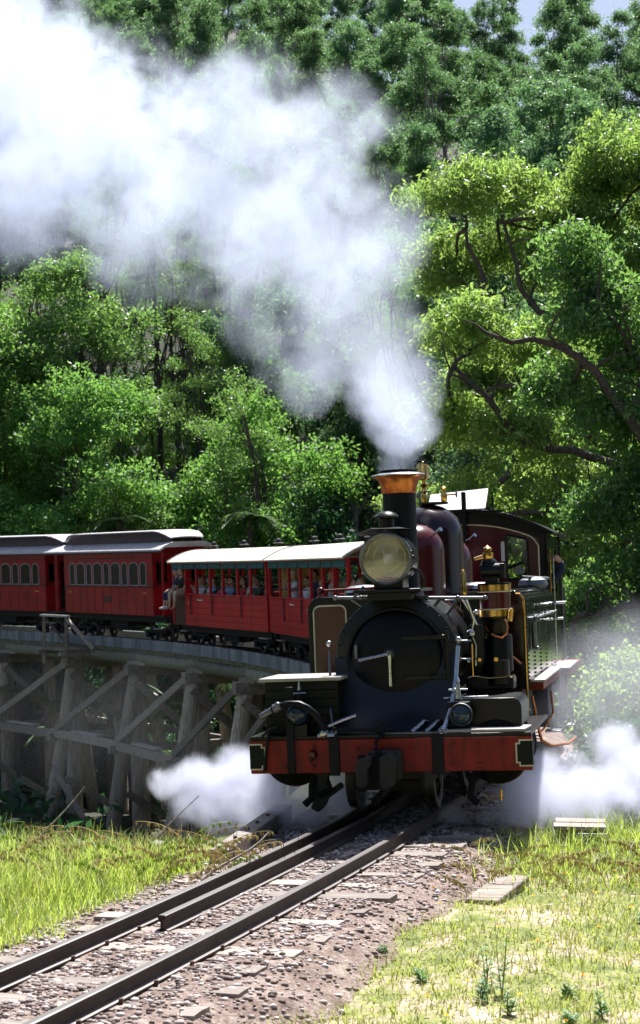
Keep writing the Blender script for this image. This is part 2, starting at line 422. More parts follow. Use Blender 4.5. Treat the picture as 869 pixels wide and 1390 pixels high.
# ------------------------------------------------------------------ the railway line: a curve in plan
RAIL = -0.08
CANT = R(2.3)
_S = np.arange(-16, 62, 0.05)
_TH = np.radians(np.interp(_S, [-16, -6, 0, 9, 62], [-25, -21, -18, -4.9, -4.9 + 53 * 1.123]))
_i0 = int(np.argmin(abs(_S)))
_dx, _dy = -np.sin(_TH) * 0.05, np.cos(_TH) * 0.05
_X = np.cumsum(_dx); _Y = np.cumsum(_dy)
_X += 0.50 - _X[_i0]; _Y += 15.0 - _Y[_i0]
def track(s, off=0.0, z=0.0):
    """world point at distance s along the line (s grows away from the camera), off metres to the outer side, z above rail top"""
    x, y, t = (float(np.interp(s, _S, a)) for a in (_X, _Y, _TH))
    zz = RAIL + off * math.sin(CANT) + z * math.cos(CANT); oo = off * math.cos(CANT) - z * math.sin(CANT)
    return Vector((x + oo * math.cos(t), y + oo * math.sin(t), zz))
def heading(s): return float(np.interp(s, _S, _TH))
def track_coords(x, y):
    """(s, off) of plan points, vectorised"""
    x = np.asarray(x, float); y = np.asarray(y, float)
    sx, sy, ss, st = _X[::10], _Y[::10], _S[::10], _TH[::10]
    best = np.full(x.shape, 1e9); s = np.zeros(x.shape); off = np.zeros(x.shape)
    for i in range(len(ss)):
        d = (x - sx[i]) ** 2 + (y - sy[i]) ** 2
        m = d < best
        best = np.where(m, d, best); s = np.where(m, ss[i], s)
        off = np.where(m, (x - sx[i]) * math.cos(st[i]) + (y - sy[i]) * math.sin(st[i]), off)
    return s, off
def sm(a, b, x):
    t = np.clip((x - a) / (b - a), 0, 1); return t * t * (3 - 2 * t)
def wob(x, y, f, a):
    return a * (np.sin(x * f * 1.3 + y * f * 0.7 + 1) + np.sin(x * f * 0.6 - y * f * 1.7 + 2.3) + 0.5 * np.sin(x * f * 3.1 + y * f * 2.7))
def ground_z(x, y):
    x = np.asarray(x, float); y = np.asarray(y, float)
    s, off = track_coords(x, y)
    edge = np.where(x > 0.8, 14.6 + (np.minimum(x, 6) - 0.8) * 0.7, 13.7 + np.minimum(0, x) * 0.05)
    drop = sm(0, 13, y - edge)
    floor_ = np.interp(x, [-30, -8, 3, 9, 30], [-5.5, -7.0, -6.5, -3.2, 1.0])
    z = -0.30 + wob(x, y, 1.4, 0.018) + (floor_ + 0.3) * drop + wob(x, y, 0.25, 0.25) * drop
    bank = -0.34 - np.maximum(0, np.abs(off) - 1.7) * 0.85 - np.maximum(0, s - 11.5) * 1.3
    bank = np.where((s < 16) & (np.abs(off) < 9) & (y < 45), bank, -99)
    z = np.maximum(z, bank)
    ridge = np.interp(x, [-80, 0, 8, 20, 45, 80], [88, 84, 68, 48, 43, 50]) - 3
    hill = floor_ + np.clip((y - 66) * np.interp(x, [-60, 3, 22], [.54, .51, .43]), 0, None) + wob(x, y, 0.09, 0.8)
    z = np.where(y > 66, np.minimum(hill, ridge + floor_ * 0 + wob(x, y, 0.05, 0.8)), z)
    return z
# ------------------------------------------------------------------ ground, hillside
def build_ground():
    xs = np.unique(np.concatenate([np.arange(-8, 9, 0.16), np.arange(-45, 46, 1.2), np.arange(-110, 111, 5), [-900, -500, -250, -160, 160, 250, 500, 900]]))
    ys = np.unique(np.concatenate([np.arange(5, 19, 0.16), np.arange(-30, 5, 1.5), np.arange(19, 90, 1.2), np.arange(90, 240, 3.5), [-900, -500, -250, -120, -60, 260, 320, 450, 900]]))
    gx, gy = np.meshgrid(xs, ys)
    z = ground_z(gx.ravel(), gy.ravel())
    nx, ny = len(xs), len(ys)
    v = np.column_stack([gx.ravel(), gy.ravel(), z])
    i = (np.arange(ny - 1)[:, None] * nx + np.arange(nx - 1)).ravel()
    f = np.column_stack([i, i + 1, i + nx + 1, i + nx])
    me = fast_mesh('ground', v, f, 'soil', True)
    o = place('ground', me); o['kind'] = 'structure'
build_ground()

def build_bed():
    """gravel strip under the sleepers, in front of and below the engine"""
    ss = np.arange(-14, 12, 0.09); oo = np.arange(-1.75, 1.75, 0.09)
    vs = []
    for s in ss:
        for q in oo:
            p = track(s, q, 0)
            n = noise.noise(Vector((p.x * 9, p.y * 9, 0))) * 0.014 + noise.noise(Vector((p.x * 2.2, p.y * 2.2, 3))) * 0.04
            e = max(0, abs(q) - 0.75)
            gz = -0.203 + n - e * e * (0.36 if q > 0 else 0.22)
            if abs(q) < 0.42: gz -= 0.0
            vs.append((p.x, p.y, gz + (p.z - RAIL)))
    nx, ny = len(oo), len(ss)
    i = (np.arange(ny - 1)[:, None] * nx + np.arange(nx - 1)).ravel()
    f = np.column_stack([i, i + 1, i + nx + 1, i + nx])
    me = fast_mesh('track_bed', np.array(vs), f, 'bed', True)
    place('track_bed', me)['kind'] = 'structure'
build_bed()

def build_stones():
    protos = []
    for k in range(6):
        b = bmesh.new(); bmesh.ops.create_icosphere(b, subdivisions=1, radius=1)
        for v in b.verts: v.co *= 0.75 + 0.5 * random.random(); v.co.z *= 0.6
        protos.append((np.array([v.co[:] for v in b.verts]), np.array([[l.vert.index for l in f.loops] for f in b.faces]))); b.free()
    V, Fc, o = [], [], 0
    for _ in range(21000):
        s = random.uniform(-7.5, 3.0); q = random.gauss(0.0, 0.8)
        if abs(q) > 1.75: continue
        if min(abs(q - 0.41), abs(q + 0.41)) < 0.07: continue
        p = track(s, q); pv, pf = protos[random.randrange(6)]
        r = random.choice((0.007, 0.009, 0.011, 0.014, 0.018, 0.026)) * random.uniform(0.8, 1.2)
        a = random.random() * 6.28; c, sn = math.cos(a), math.sin(a)
        e = max(0, abs(q) - 0.75)
        w = pv @ np.array([[c, sn, 0], [-sn, c, 0], [0, 0, 1]]) * r * np.array([1, random.uniform(0.6, 1), 1])
        V.append(w + np.array([p.x, p.y, -0.200 - e * e * (0.36 if q > 0 else 0.22) + (p.z - RAIL) + noise.noise(Vector((p.x * 2.2, p.y * 2.2, 3))) * 0.04])); Fc.append(pf + o); o += len(pv)
    me = fast_mesh('ballast_gravel', np.vstack(V), np.vstack(Fc), 'stone')
    tag(place('ballast_gravel', me), 'pinkish grey loose gravel packed round the rails', 'gravel')['kind'] = 'stuff'
build_stones()

RAILP = [(-0.05, -0.115), (0.05, -0.115), (0.05, -0.103), (0.012, -0.092), (0.010, -0.035), (0.028, -0.026), (0.030, -0.006), (0.020, 0.0), (-0.020, 0.0), (-0.030, -0.006), (-0.028, -0.026), (-0.010, -0.035), (-0.012, -0.092), (-0.05, -0.103)]
def rail(off, s0, s1, label, group=None):
    b = MB(); n = len(RAILP); ss = np.arange(s0, s1 + 0.01, 0.3)
    vs = [track(s, off + a, z) for s in ss for a, z in RAILP]
    fs = [(i * n + j, i * n + (j + 1) % n, (i + 1) * n + (j + 1) % n, (i + 1) * n + j) for i in range(len(ss) - 1) for j in range(n)]
    fs += [tuple(range(n)), tuple(range((len(ss) - 1) * n, len(ss) * n))]
    b.add(vs, fs)
    return tag(b.build('rail', 'rail', smooth=25), label, 'rail', group)
rail(-0.41, -14, 58, 'long steel running rail nearest the tall grass bank')
rail(0.41, -14, 58, 'long steel running rail nearest the short yellowish turf')
rail(-0.165, -4.35, 57, 'short guard rail with a cut end between the two running rails')

slp = []
for k in range(4):
    b = MB(); n = 9
    for i in range(n):
        x = -0.92 + 1.84 * i / (n - 1)
        for sx, zz in ((-0.105, -0.12), (0.105, -0.12), (0.10, 0), (0, 0.004), (-0.10, 0)):
            b.v.append((x, sx + random.uniform(-.006, .006), zz + random.uniform(-.006, .004)))
    b.f += [(i * 5 + j, i * 5 + (j + 1) % 5, (i + 1) * 5 + (j + 1) % 5, (i + 1) * 5 + j) for i in range(n - 1) for j in range(5)] + [(0, 1, 2, 3, 4), tuple(range((n - 1) * 5, n * 5))]
    me = b.mesh('sleeper', 30); me.materials.append(M['sleeper']); slp.append(me)
k = 0; s = -9.0; spikes = MB()
while s < 11.5:
    for off in (-.47, -.35, .35, .47):
        q = track(s + random.uniform(-.03, .03), off, -.10); spikes.box(q.x - .012, q.x + .012, q.y - .012, q.y + .012, q.z - .03, q.z + .014)
    p = track(s, 0.06 + 0.05 * math.sin(k * 2.1), -0.119)
    o = place('sleeper', slp[k % 4], None, p, (0, -CANT + random.uniform(-.01, .01), heading(s) + random.uniform(-.03, .03)))
    tag(o, 'bleached timber sleeper bedded in gravel under the rails', 'sleeper', 'sleepers of the narrow track')
    k += 1; s += 0.47

tag(spikes.build('rail_spikes', 'rail_side', smooth=0), 'small rusty spikes holding the two running rails to the sleepers', 'spikes')['kind'] = 'stuff'
# timbers lying beside the track
b = MB(); p0, p1 = Vector((-.86, 13.75, 0)), Vector((-.36, 16.1, 0))
b.beam((p0.x, p0.y, -0.20), (p1.x, p1.y, -0.15), 0.17, 0.16)
o = tag(b.build('kerb_timber', 'sleeper', smooth=0, bevel=0.012), 'squared kerb timber with bolt heads leading to the bridge beside the steam', 'timber')
for t in (0.1, 0.22, 0.4, 0.55, 0.72, 0.9):
    q = p0.lerp(p1, t); MB().tube((q.x, q.y, -0.12), (q.x, q.y, -0.10 + 0.05 * t), 0.018, 0.018, 8).build('bolt', 'rail_side', o)
b = MB(); b.beam((1.23, 12.35, -0.315), (1.60, 13.30, -0.300), 0.26, 0.10)
tag(b.build('plank_slab', 'brace', smooth=0, bevel=0.015), 'wide bleached plank slab sunk at the end of the sleepers by the turf', 'plank')
t_ = thing('timber_step', 'low block with two bleached boards on top inside the steam at the turf edge', 'step', (2.42, 15.05, -0.33), (0, 0, R(-8)))
MB().box(-.2, .2, -.22, .22, -0.12, .20).build('block', 'post', t_, smooth=0, bevel=.01)
MB().box(-.24, .24, -.25, -.02, .203, .24).build('board', 'sleeper', t_, smooth=0, bevel=.006)
MB().box(-.22, .24, 0.0, .25, .203, .245).build('board', 'sleeper', t_, smooth=0, bevel=.006)
MB().box(-.02, .25, -.30, -.26, .15, .185).build('board', 'board_top', t_, smooth=0, bevel=.004)

# ------------------------------------------------------------------ the steam engine (local: X right, Y back, Z up)
loco = thing('steam_locomotive', 'dark narrow gauge steam engine with red buffer beam, big headlamp and copper capped chimney', 'steam engine',
             (0.66, 15.0, 0), (0, -CANT, R(-12.5)))
def LP(name, mat, b, parent=None, **k): return b.build(name, mat, parent or loco, **k)

# buffer beam
beam = LP('buffer_beam', 'beam_red', MB().box(-1.33, 1.33, 0, .10, .385, .70), bevel=.008)
b = MB()
for x, z in ((.62, .63), (.62, .445), (.83, .63), (.85, .445), (1.06, .635), (-.72, .63), (-.72, .445), (-.3, .61), (.22, .62), (-1.0, .44), (.42, .63)):
    b.lathe([(.0, -.022), (.016, -.02), (.018, -.012), (.03, -.008), (.03, .001)], (x, 0, z), 'y', 10)
LP('bolt_heads', 'beam_red', b, beam, kind='stuff')
for sg in (-1, 1):
    def sh(e): return [(sg * (1.334), .435 - e), (sg * (1.225 - e), .435 - e), (sg * (1.225 - e), .465 - e), (sg * (1.195 - e), .465 - e), (sg * (1.195 - e), .625 + e), (sg * (1.225 - e), .625 + e), (sg * (1.225 - e), .655 + e), (sg * (1.334), .655 + e)]
    LP('lining', 'cream', MB().plate([sh(0.014)], -.004, .003), beam, smooth=0)
    LP('end_panel', 'box_green', MB().plate([sh(0)], -.008, .003), beam, smooth=0)
    # the beam's end face
    LP('end_panel', 'box_green', MB().box(sg * 1.331, sg * 1.336, .004, .096, .43, .66), beam, smooth=0)
for x, w, z0, z1 in ((-.93, .075, .385, 1.2), (-.515, .10, .36, .72), (.465, .11, .36, .74)):
    LP('strap', 'satin_black', MB().box(x - w / 2, x + w / 2, -.022, .004, z0, z1), beam, bevel=.004)
b = MB(); b.path([(-1.2, -.03, .74), (-1.13, -.06, .80), (-1.04, -.06, .83)], .014); b.path([(-1.13, -.05, .80), (-1.16, -.05, .6), (-1.19, -.03, .42)], .016)
LP('lever', 'satin_black', b, beam)
b = MB(); b.tube((-.72, -.06, .56), (-.72, .0, .56), .03, .045, 12); b.ball((-.73, -.07, .52), .025)
LP('drain_cock', 'maroon', b, beam)
LP('footplate', 'black', MB().box(-1.33, 1.33, .0, 1.9, .703, .735), bevel=.004)
LP('step_plate', 'board_top', MB().plate([[(.50, .03), (1.27, .015), (1.30, .40), (1.22, .44), (.78, .46), (.74, .30), (.50, .26)]], .738, .765, 'xy'), bevel=.004)  # white sunlit look of the plate put into its colour
b = MB()
for x, l in ((.22, .18), (.35, .16), (.47, .2)):
    b.path([(x, .04, .75), (x + .05, .08, .79), (x + .1, .14, .84), (x + .13, .2, .83)], .022)
LP('bracket', 'steel', b)
LP('footplate_edge', 'dull_steel', MB().box(-.03, .5, .0, .05, .737, .752), bevel=.003)

# coupler
cp = LP('coupler', 'under', MB().box(-.16, .14, -.20, .0, .33, .60), bevel=.02)
b = MB(); b.plate([[(-.24, .30), (-.24, .50), (-.20, .56), (-.10, .57), (-.09, .50), (-.13, .46), (-.13, .34), (-.17, .28)]], -.42, -.16); b.plate([[(.0, .26), (.10, .30), (.12, .54), (.06, .60), (-.02, .56), (-.03, .34)]], -.40, -.18)
LP('jaw', 'under', b, cp, bevel=.02)
b = MB(); b.tube((-.20, -.30, .25), (-.20, -.30, .58), .035, .035, 10); b.path([(-.05, -.25, .6), (-.02, -.28, .52), (.02, -.30, .4), (-.0, -.30, .26), (-.08, -.30, .18)], .028, 8); b.ball((-.08, -.3, .16), .045)
LP('coupler_pin', 'soot', b, cp)
b = MB(); b.tube((-.52, -.03, .795), (.06, -.03, .785), .016, .016, 10); b.tube((-.07, -.03, .70), (-.07, -.03, .86), .026, .026, 8); b.ball((-.07, -.03, .79), .045); b.path([(-.07, -.05, .80), (-.02, -.08, .74), (-.10, -.10, .68), (-.09, -.14, .60)], .014, 6)
LP('uncoupling_rod', 'satin_black', b)
b = MB(); b.path([(-.62, .0, .80), (-.55, -.02, .83), (-.42, -.0, .88), (-.30, .02, .92)], .016); b.ball((-.60, -.02, .76), .05); b.tube((-.66, -.03, .74), (-.5, -.03, .745), .02, .02, 8)
LP('angle_cock', 'steel', b)

# wooden toolbox at the left with a lamp in front of it
tb = LP('toolbox', 'box_green', MB().box(-1.21, -.50, .20, .85, .74, 1.24), bevel=.006)
for i in range(6): LP('board', 'box_green', MB().box(-1.213, -.497, .188, .202, .745 + i * .083, .745 + i * .083 + .077), tb, smooth=0, bevel=.004)
LP('lid', 'board_top', MB().box(-1.26, -.46, .13, .90, 1.243, 1.275), tb, bevel=.006)  # paler than the box: its sunlit top is put into the colour
LP('hinge', 'steel', MB().tube((-.86, .13, 1.16), (-.86, .13, 1.24), .02, .01, 8).tube((-.92, .14, 1.13), (-.80, .14, 1.13), .012, .012, 8), tb)
lm = LP('side_lamp', 'black', MB().lathe([(.0, .20), (.11, .19), (.12, .1), (.12, 0.0), (.105, -.02)], (-.85, -.02, .95), 'y', 24))
LP('lens', 'lens_dark', MB().lathe([(.0, -.075), (.05, -.065), (.085, -.04), (.103, -.012)], (-.85, -.02, .95), 'y', 24), lm)
LP('lamp_base', 'black', MB().box(-.93, -.77, .0, .18, .735, .85), lm)
LP('lamp_chimney', 'black', MB().tube((-.85, .08, 1.05), (-.85, .08, 1.12), .03, .02, 10), lm)
b = MB(); b.path([(-1.12, -.06, .96), (-1.07, -.07, 1.0), (-1.0, -.08, 1.03), (-.92, -.09, 1.05), (-.82, -.09, 1.045), (-.74, -.09, 1.01), (-.67, -.08, .95), (-.62, -.06, .87), (-.58, -.04, .79)], .032, 10)
LP('air_hose', 'satin_black', b)
b = MB(); b.tube((-1.06, -.07, 1.0), (-.99, -.08, 1.03), .048, .042, 10); b.tube((-1.2, -.05, .93), (-1.08, -.07, .99), .03, .035, 8); b.ball((-1.02, -.1, 1.04), .03)
LP('hose_coupling', 'dull_steel', b)

# right: steam chest over the cylinder, with its own lamp
LP('steam_chest', 'black', MB().plate([[(.56, .77), (1.22, .77), (1.22, .95), (1.20, 1.00), (1.15, 1.03), (.60, 1.03), (.56, 1.0)]], .30, 1.05), bevel=.008)
LP('chest_cover', 'satin_black', MB().box(.54, .75, .16, .30, .77, 1.01), bevel=.008)
lm = LP('side_lamp', 'black', MB().lathe([(.0, .12), (.10, .11), (.105, 0), (.095, -.02)], (.68, .10, .90), 'y', 24))
LP('lens', 'lens_dark', MB().lathe([(.0, -.07), (.045, -.06), (.075, -.035), (.092, -.012)], (.68, .10, .90), 'y', 24), lm)
LP('lamp_ring', 'dull_steel', MB().lathe([(.092, -.02), (.104, -.03), (.108, -.01), (.1, 0)], (.68, .10, .90), 'y', 24), lm)
b = MB(); b.tube((.64, .25, 1.04), (.64, .25, 1.17), .03, .018, 10); b.lathe([(.0, .0), (.016, .01), (.024, .03), (.012, .06), (0, .07)], (.64, .25, 1.17), 'z', 12); b.tube((.55, .25, 1.12), (.73, .25, 1.12), .010, .010, 8); b.tube((.50, .25, 1.045), (.92, .25, 1.05), .010, .010, 8)
LP('lubricator', 'steel', b)
for sg in (-1, 1):
    c = LP('cylinder', 'soot', MB().lathe([(0, 0), (.20, -.0), (.22, .03), (.285, .045), (.30, .07), (.30, .16), (.29, .17), (.29, .80), (.30, .81), (.30, .9), (0, .92)], (sg * .98, .22, .53), 'y', 40))
    c.scale = (1, 1, 1)
    LP('cover_rim', 'beam_red', MB().lathe([(.302, .10), (.307, .105), (.307, .15), (.302, .155)], (sg * .98, .22, .53), 'y', 40), c)
    b = MB()
    for k in range(12): b.ball((sg * .98 + .25 * math.cos(k * .5236), .255, .53 + .25 * math.sin(k * .5236)), .016, 6, 4)
    LP('stud', 'soot', b, c, kind='stuff')
    LP('piston_rod', 'steel', MB().tube((sg * .98, 1.1, .5), (sg * .98, 2.0, .5), .03, .03, 10), c)
    b = MB(); b.path([(sg * .74, .12, .34), (sg * .76, .08, .26), (sg * .75, .0, .15), (sg * .82, -.02, .09)], .035, 8); b.path([(sg * .62, .1, .3), (sg * .58, .1, .22), (sg * .7, .1, .16)], .03)
    LP('drain_pipe', 'soot', b, c)
LP('drain_cock', 'brass', MB().tube((1.02, .1, .1), (1.02, .1, .2), .012, .014, 8).path([(.86, .1, .16), (.9, .1, .1), (.96, .1, .14), (1.05, .1, .12)], .008, 6))
# the bent bracket hanging by the left wheel
b = MB(); b.plate([[(-.76, .40), (-.60, .40), (-.62, .28), (-.58, .20), (-.66, .05), (-.72, -.0), (-.79, .04), (-.74, .16)]], .1, .2); b.tube((-.68, .15, .12), (-.48, .15, .26), .03, .03, 8)
LP('brake_bracket', 'under', b, bevel=.01)

# frames and wheels
for sg in (-1, 1): LP('frame_plate', 'under', MB().box(sg * .30 - .015, sg * .30 + .015, .1, 7.9, .22, .70))
LP('stretcher', 'under', MB().box(-.29, .29, .15, .3, .3, .68))
LP('stretcher', 'under', MB().box(-.29, .29, 2.0, 2.1, .25, .68))
def wheel_mesh(r, spokes, w=.10):
    b = MB()
    b.lathe([(r - .07, 0), (r - .005, 0), (r, .01), (r + .002, w - .03), (r + .025, w - .02), (r + .02, w), (r - .07, w)], (0, 0, 0), 'x', 40)
    t = b.mesh('tyre', 40); t.materials.append(M['tread'])
    b = MB(); b.lathe([(0, -.02), (r * .22, -.02), (r * .24, 0), (r * .24, w), (0, w)], (0, 0, 0), 'x', 20)
    b.lathe([(r - .07, .002), (r - .10, .01), (r - .10, w - .01), (r - .07, w - .002)], (0, 0, 0), 'x', 40)
    for k in range(spokes):
        a = k * 2 * math.pi / spokes
        b.tube((w / 2, r * .2 * math.cos(a), r * .2 * math.sin(a)), (w / 2, (r - .09) * math.cos(a), (r - .09) * math.sin(a)), .035, .025, 6, False)
    c = b.mesh('wheel_centre', 40); c.materials.append(M['under'])
    return t, c
pony, driver_w, small_w = wheel_mesh(.305, 8), wheel_mesh(.455, 11), wheel_mesh(.24, 7)
def add_wheel(parent, wm, x, y, r, side, base=RAIL):
    """side -1: outer face towards -x"""
    o = place('wheel', wm[1], parent, (x, y, base + r), (0, 0, 0 if side < 0 else math.pi))
    place('tyre', wm[0], o)
    return o
for y, w, r, dx in ((1.0, pony, .305, -.13), (2.45, driver_w, .455, -.03), (3.4, driver_w, .455, 0), (4.35, driver_w, .455, .0), (6.3, pony, .305, -.06)):
    add_wheel(loco, w, -.44 + dx, y, r, -1); add_wheel(loco, w, .44 + dx, y, r, 1)
    LP('axle', 'under', MB().tube((-.40 + dx, y, RAIL + r), (.40 + dx, y, RAIL + r), .06, .06, 12))
for sg in (-1, 1):
    LP('coupling_rod', 'steel', MB().box(sg * .60 - .02, sg * .60 + .02, 2.4, 4.4, .12, .20), bevel=.01)
    LP('connecting_rod', 'steel', MB().beam((sg * .98, 1.95, .5), (sg * .70, 3.4, .2), .04, .08), bevel=.01)
LP('pony_truck', 'under', MB().box(-.45, .25, .55, 1.45, .15, .24).box(-.16, -.06, .2, 1.0, .2, .3))

# apron below the smokebox
prof = [(.52, 1.44), (.50, 1.30), (.46, 1.08), (.38, .95), (.26, .84), (.10, .765), (.05, .745)]
b = MB(); n = len(prof); hw = [.585, .58, .57, .56, .55, .54, .535]
for (y, z), w in zip(prof, hw): b.v += [(-w, y, z), (w, y, z), (w, y + .02, z - .006), (-w, y + .02, z - .006)]
b.f += [(i * 4 + j, i * 4 + (j + 1) % 4, (i + 1) * 4 + (j + 1) % 4, (i + 1) * 4 + j) for i in range(n - 1) for j in range(4)] + [(0, 1, 2, 3), (n * 4 - 4, n * 4 - 3, n * 4 - 2, n * 4 - 1)]
ap = LP('apron', 'apron', b, smooth=50)
for sg in (-1, 1):
    LP('apron_side', 'apron', MB().plate([[(.52, 1.44), (.46, 1.08), (.38, .95), (.26, .84), (.05, .745), (.9, .74), (.9, 1.5)]], sg * .545, sg * .56, 'yz'), ap, smooth=0)
    LP('stay_rod', 'dull_steel' if sg < 0 else 'steel', MB().path([(sg * .625, .46, 1.52), (sg * .605, .36, 1.2), (sg * .575, .18, .95), (sg * .52, .03, .76)], .013 if sg < 0 else .022, 8))
    LP('stay_knob', 'steel', MB().ball((sg * .63, .48, 1.58), .03).tube((sg * .54, .07, .735), (sg * .50, .07, .80), .05, .02, 10))

# smokebox
sb = LP('smokebox', 'smokebox', MB().lathe([(0, .56), (.575, .56), (.60, .575), (.605, .60), (.605, 1.70), (.0, 1.70)], (.01, 0, 1.42), 'y', 64))
b = MB()
for k in range(26):
    a = k * 2 * math.pi / 26; b.ball((.01 + .575 * math.cos(a), .562, 1.42 + .575 * math.sin(a)), .014, 6, 4)
LP('rivet', 'satin_black', b, sb, kind='stuff')
dr = LP('smokebox_door', 'satin_black', MB().lathe([(0, -.085), (.15, -.08), (.30, -.055), (.42, -.018), (.445, .0), (.455, .03), (.455, .05)], (.02, .51, 1.42), 'y', 64), sb)
LP('door_rim', 'satin_black', MB().lathe([(.455, .0), (.462, -.012), (.482, -.012), (.49, 0), (.49, .06)], (.02, .51, 1.42), 'y', 64), dr)
for z in (1.61, 1.23): LP('hinge_strap', 'black', MB().beam((.10, .438, z), (.36, .475, z), .03, .045).beam((.36, .475, z), (.52, .50, z), .03, .045), dr, bevel=.006)
LP('hinge_pin', 'black', MB().tube((.52, .49, 1.17), (.52, .49, 1.67), .022, .022, 10), dr)
hb = LP('handle_boss', 'dull_steel', MB().lathe([(0, -.13), (.03, -.13), (.045, -.1), (.06, -.06)], (-.03, .50, 1.47), 'y', 16), dr)
LP('door_handle', 'steel', MB().path([(-.03, .36, 1.47), (-.16, .355, 1.445), (-.32, .35, 1.415)], [.02, .015, .02], 8), dr)
LP('door_handle', 'steel', MB().path([(-.02, .375, 1.46), (-.02, .37, 1.32), (-.02, .37, 1.16)], [.02, .014, .018], 8), dr)
LP('door_handle', 'dull_steel', MB().tube((-.36, .45, 1.43), (-.36, .45, 1.56), .016, .016, 8), dr)

# boiler
bl = LP('boiler', 'dark_maroon', MB().lathe([(.0, 1.70), (.56, 1.70), (.56, 5.6), (0, 5.6)], (.01, 0, 1.42), 'y', 64))
for y in (1.74, 2.4, 3.35, 4.4): LP('boiler_band', 'brass' if y > 1.8 else 'dull_steel', MB().lathe([(.562, y), (.568, y + .005), (.568, y + .055), (.562, y + .06)], (.01, 0, 1.42), 'y', 64), bl)

# chimney
ch = LP('chimney', 'satin_black', MB().lathe([(.30, 1.86), (.27, 1.93), (.21, 2.02), (.172, 2.12), (.166, 2.3), (.164, 3.04), (.12, 3.04), (.12, 2.2)], (.01, 1.1, 0), 'z', 48))
LP('copper_cap', 'copper', MB().lathe([(.168, 3.03), (.174, 3.035), (.176, 3.06), (.182, 3.10), (.198, 3.15), (.225, 3.185), (.268, 3.205)], (.01, 1.1, 0), 'z', 48), ch)
LP('cap_lip', 'steel', MB().lathe([(.255, 3.204), (.272, 3.206), (.276, 3.213), (.268, 3.22), (.20, 3.235), (.178, 3.24)], (.01, 1.1, 0), 'z', 48), ch)
LP('chimney_rim', 'soot', MB().lathe([(.18, 3.23), (.182, 3.262), (.165, 3.268), (.15, 3.25), (.14, 3.0), (.13, 2.5)], (.01, 1.1, 0), 'z', 48), ch)

# headlamp in front of the chimney
LP('lamp_platform', 'black', MB().box(-.31, .33, .18, .95, 2.055, 2.085).box(-.20, .22, .3, .5, 1.98, 2.055), bevel=.006)
hl = LP('headlamp', 'black', MB().lathe([(.235, .30), (.252, .305), (.256, .33), (.256, .40), (.24, .41), (.24, .80), (0, .82)], (-.01, 0, 2.375), 'y', 56))
LP('lamp_saddle', 'black', MB().box(-.15, .13, .38, .75, 2.086, 2.2), hl, bevel=.01)
LP('bezel', 'dull_steel', MB().lathe([(.225, .292), (.24, .284), (.254, .292), (.257, .31)], (-.01, 0, 2.375), 'y', 56), hl)
b = MB(); b.lathe([(.235, .315), (.215, .38), (.19, .44), (.15, .50), (.10, .545), (.05, .565), (.03, .57)], (-.01, 0, 2.375), 'y', 56)
LP('reflector', 'reflector', b, hl)
for i, r in enumerate((.125, .19)):
    LP('lens_ring', 'reflector', MB().lathe([(r - .003, .33), (r, .327), (r + .003, .33), (r, .333)], (-.01, 0, 2.375), 'y', 56), hl)
LP('bulb', 'bulb', MB().lathe([(0, .40), (.03, .405), (.05, .43), (.055, .47), (.03, .52), (.02, .57)], (-.01, 0, 2.375), 'y', 24), hl)
LP('lens', 'lens', MB().lathe([(0, .285), (.12, .29), (.235, .303)], (-.01, 0, 2.375), 'y', 56), hl)
b = MB(); b.add([(-.31, .26, 2.615), (.20, .26, 2.655), (.20, .86, 2.655), (-.33, .86, 2.615), (-.14, .36, 2.675), (.12, .36, 2.675), (.12, .75, 2.675), (-.14, .75, 2.675), (-.13, .26, 2.665), (-.13, .86, 2.665)],
                [(0, 8, 4), (8, 1, 5, 4), (1, 2, 6, 5), (2, 9, 7, 6), (9, 3, 7), (3, 0, 4, 7), (4, 5, 6, 7)])
LP('lamp_roof', 'black', b, hl, smooth=0)
LP('lamp_vent', 'black', MB().lathe([(.072, 2.66), (.072, 2.76), (.115, 2.768), (.12, 2.785), (.10, 2.81), (.05, 2.832), (0, 2.84)], (-.02, .5, 0), 'z', 28), hl)
b = MB(); b.path([(.24, .35, 2.28), (.30, .36, 2.25), (.335, .36, 2.17), (.33, .36, 2.10), (.29, .36, 2.05), (.2, .36, 2.03)], .011, 8)
b.ball((.25, .31, 2.38), .02); b.ball((.235, .31, 2.43), .018)
LP('lamp_conduit', 'black', b, hl)
# handrail across the top of the smokebox
b = MB(); b.tube((-.58, .62, 2.02), (.86, .82, 1.965), .016, .016, 8); b.tube((-.40, .62, 2.01), (-.3, .66, 2.12), .014, .014, 8); b.tube((-.42, .62, 2.0), (-.28, .62, 1.9), .014, .014, 8)
b.tube((.44, .75, 1.98), (.33, .9, 1.88), .016, .016, 8); b.tube((.62, .78, 1.97), (.46, 1.0, 1.82), .016, .016, 8)
for x in (-.58, -.33, .3, .6, .86): b.ball((x, .62 + (x + .58) * .139, 2.02 - (x + .58) * .038), .026)
LP('handrail', 'dull_steel', b)

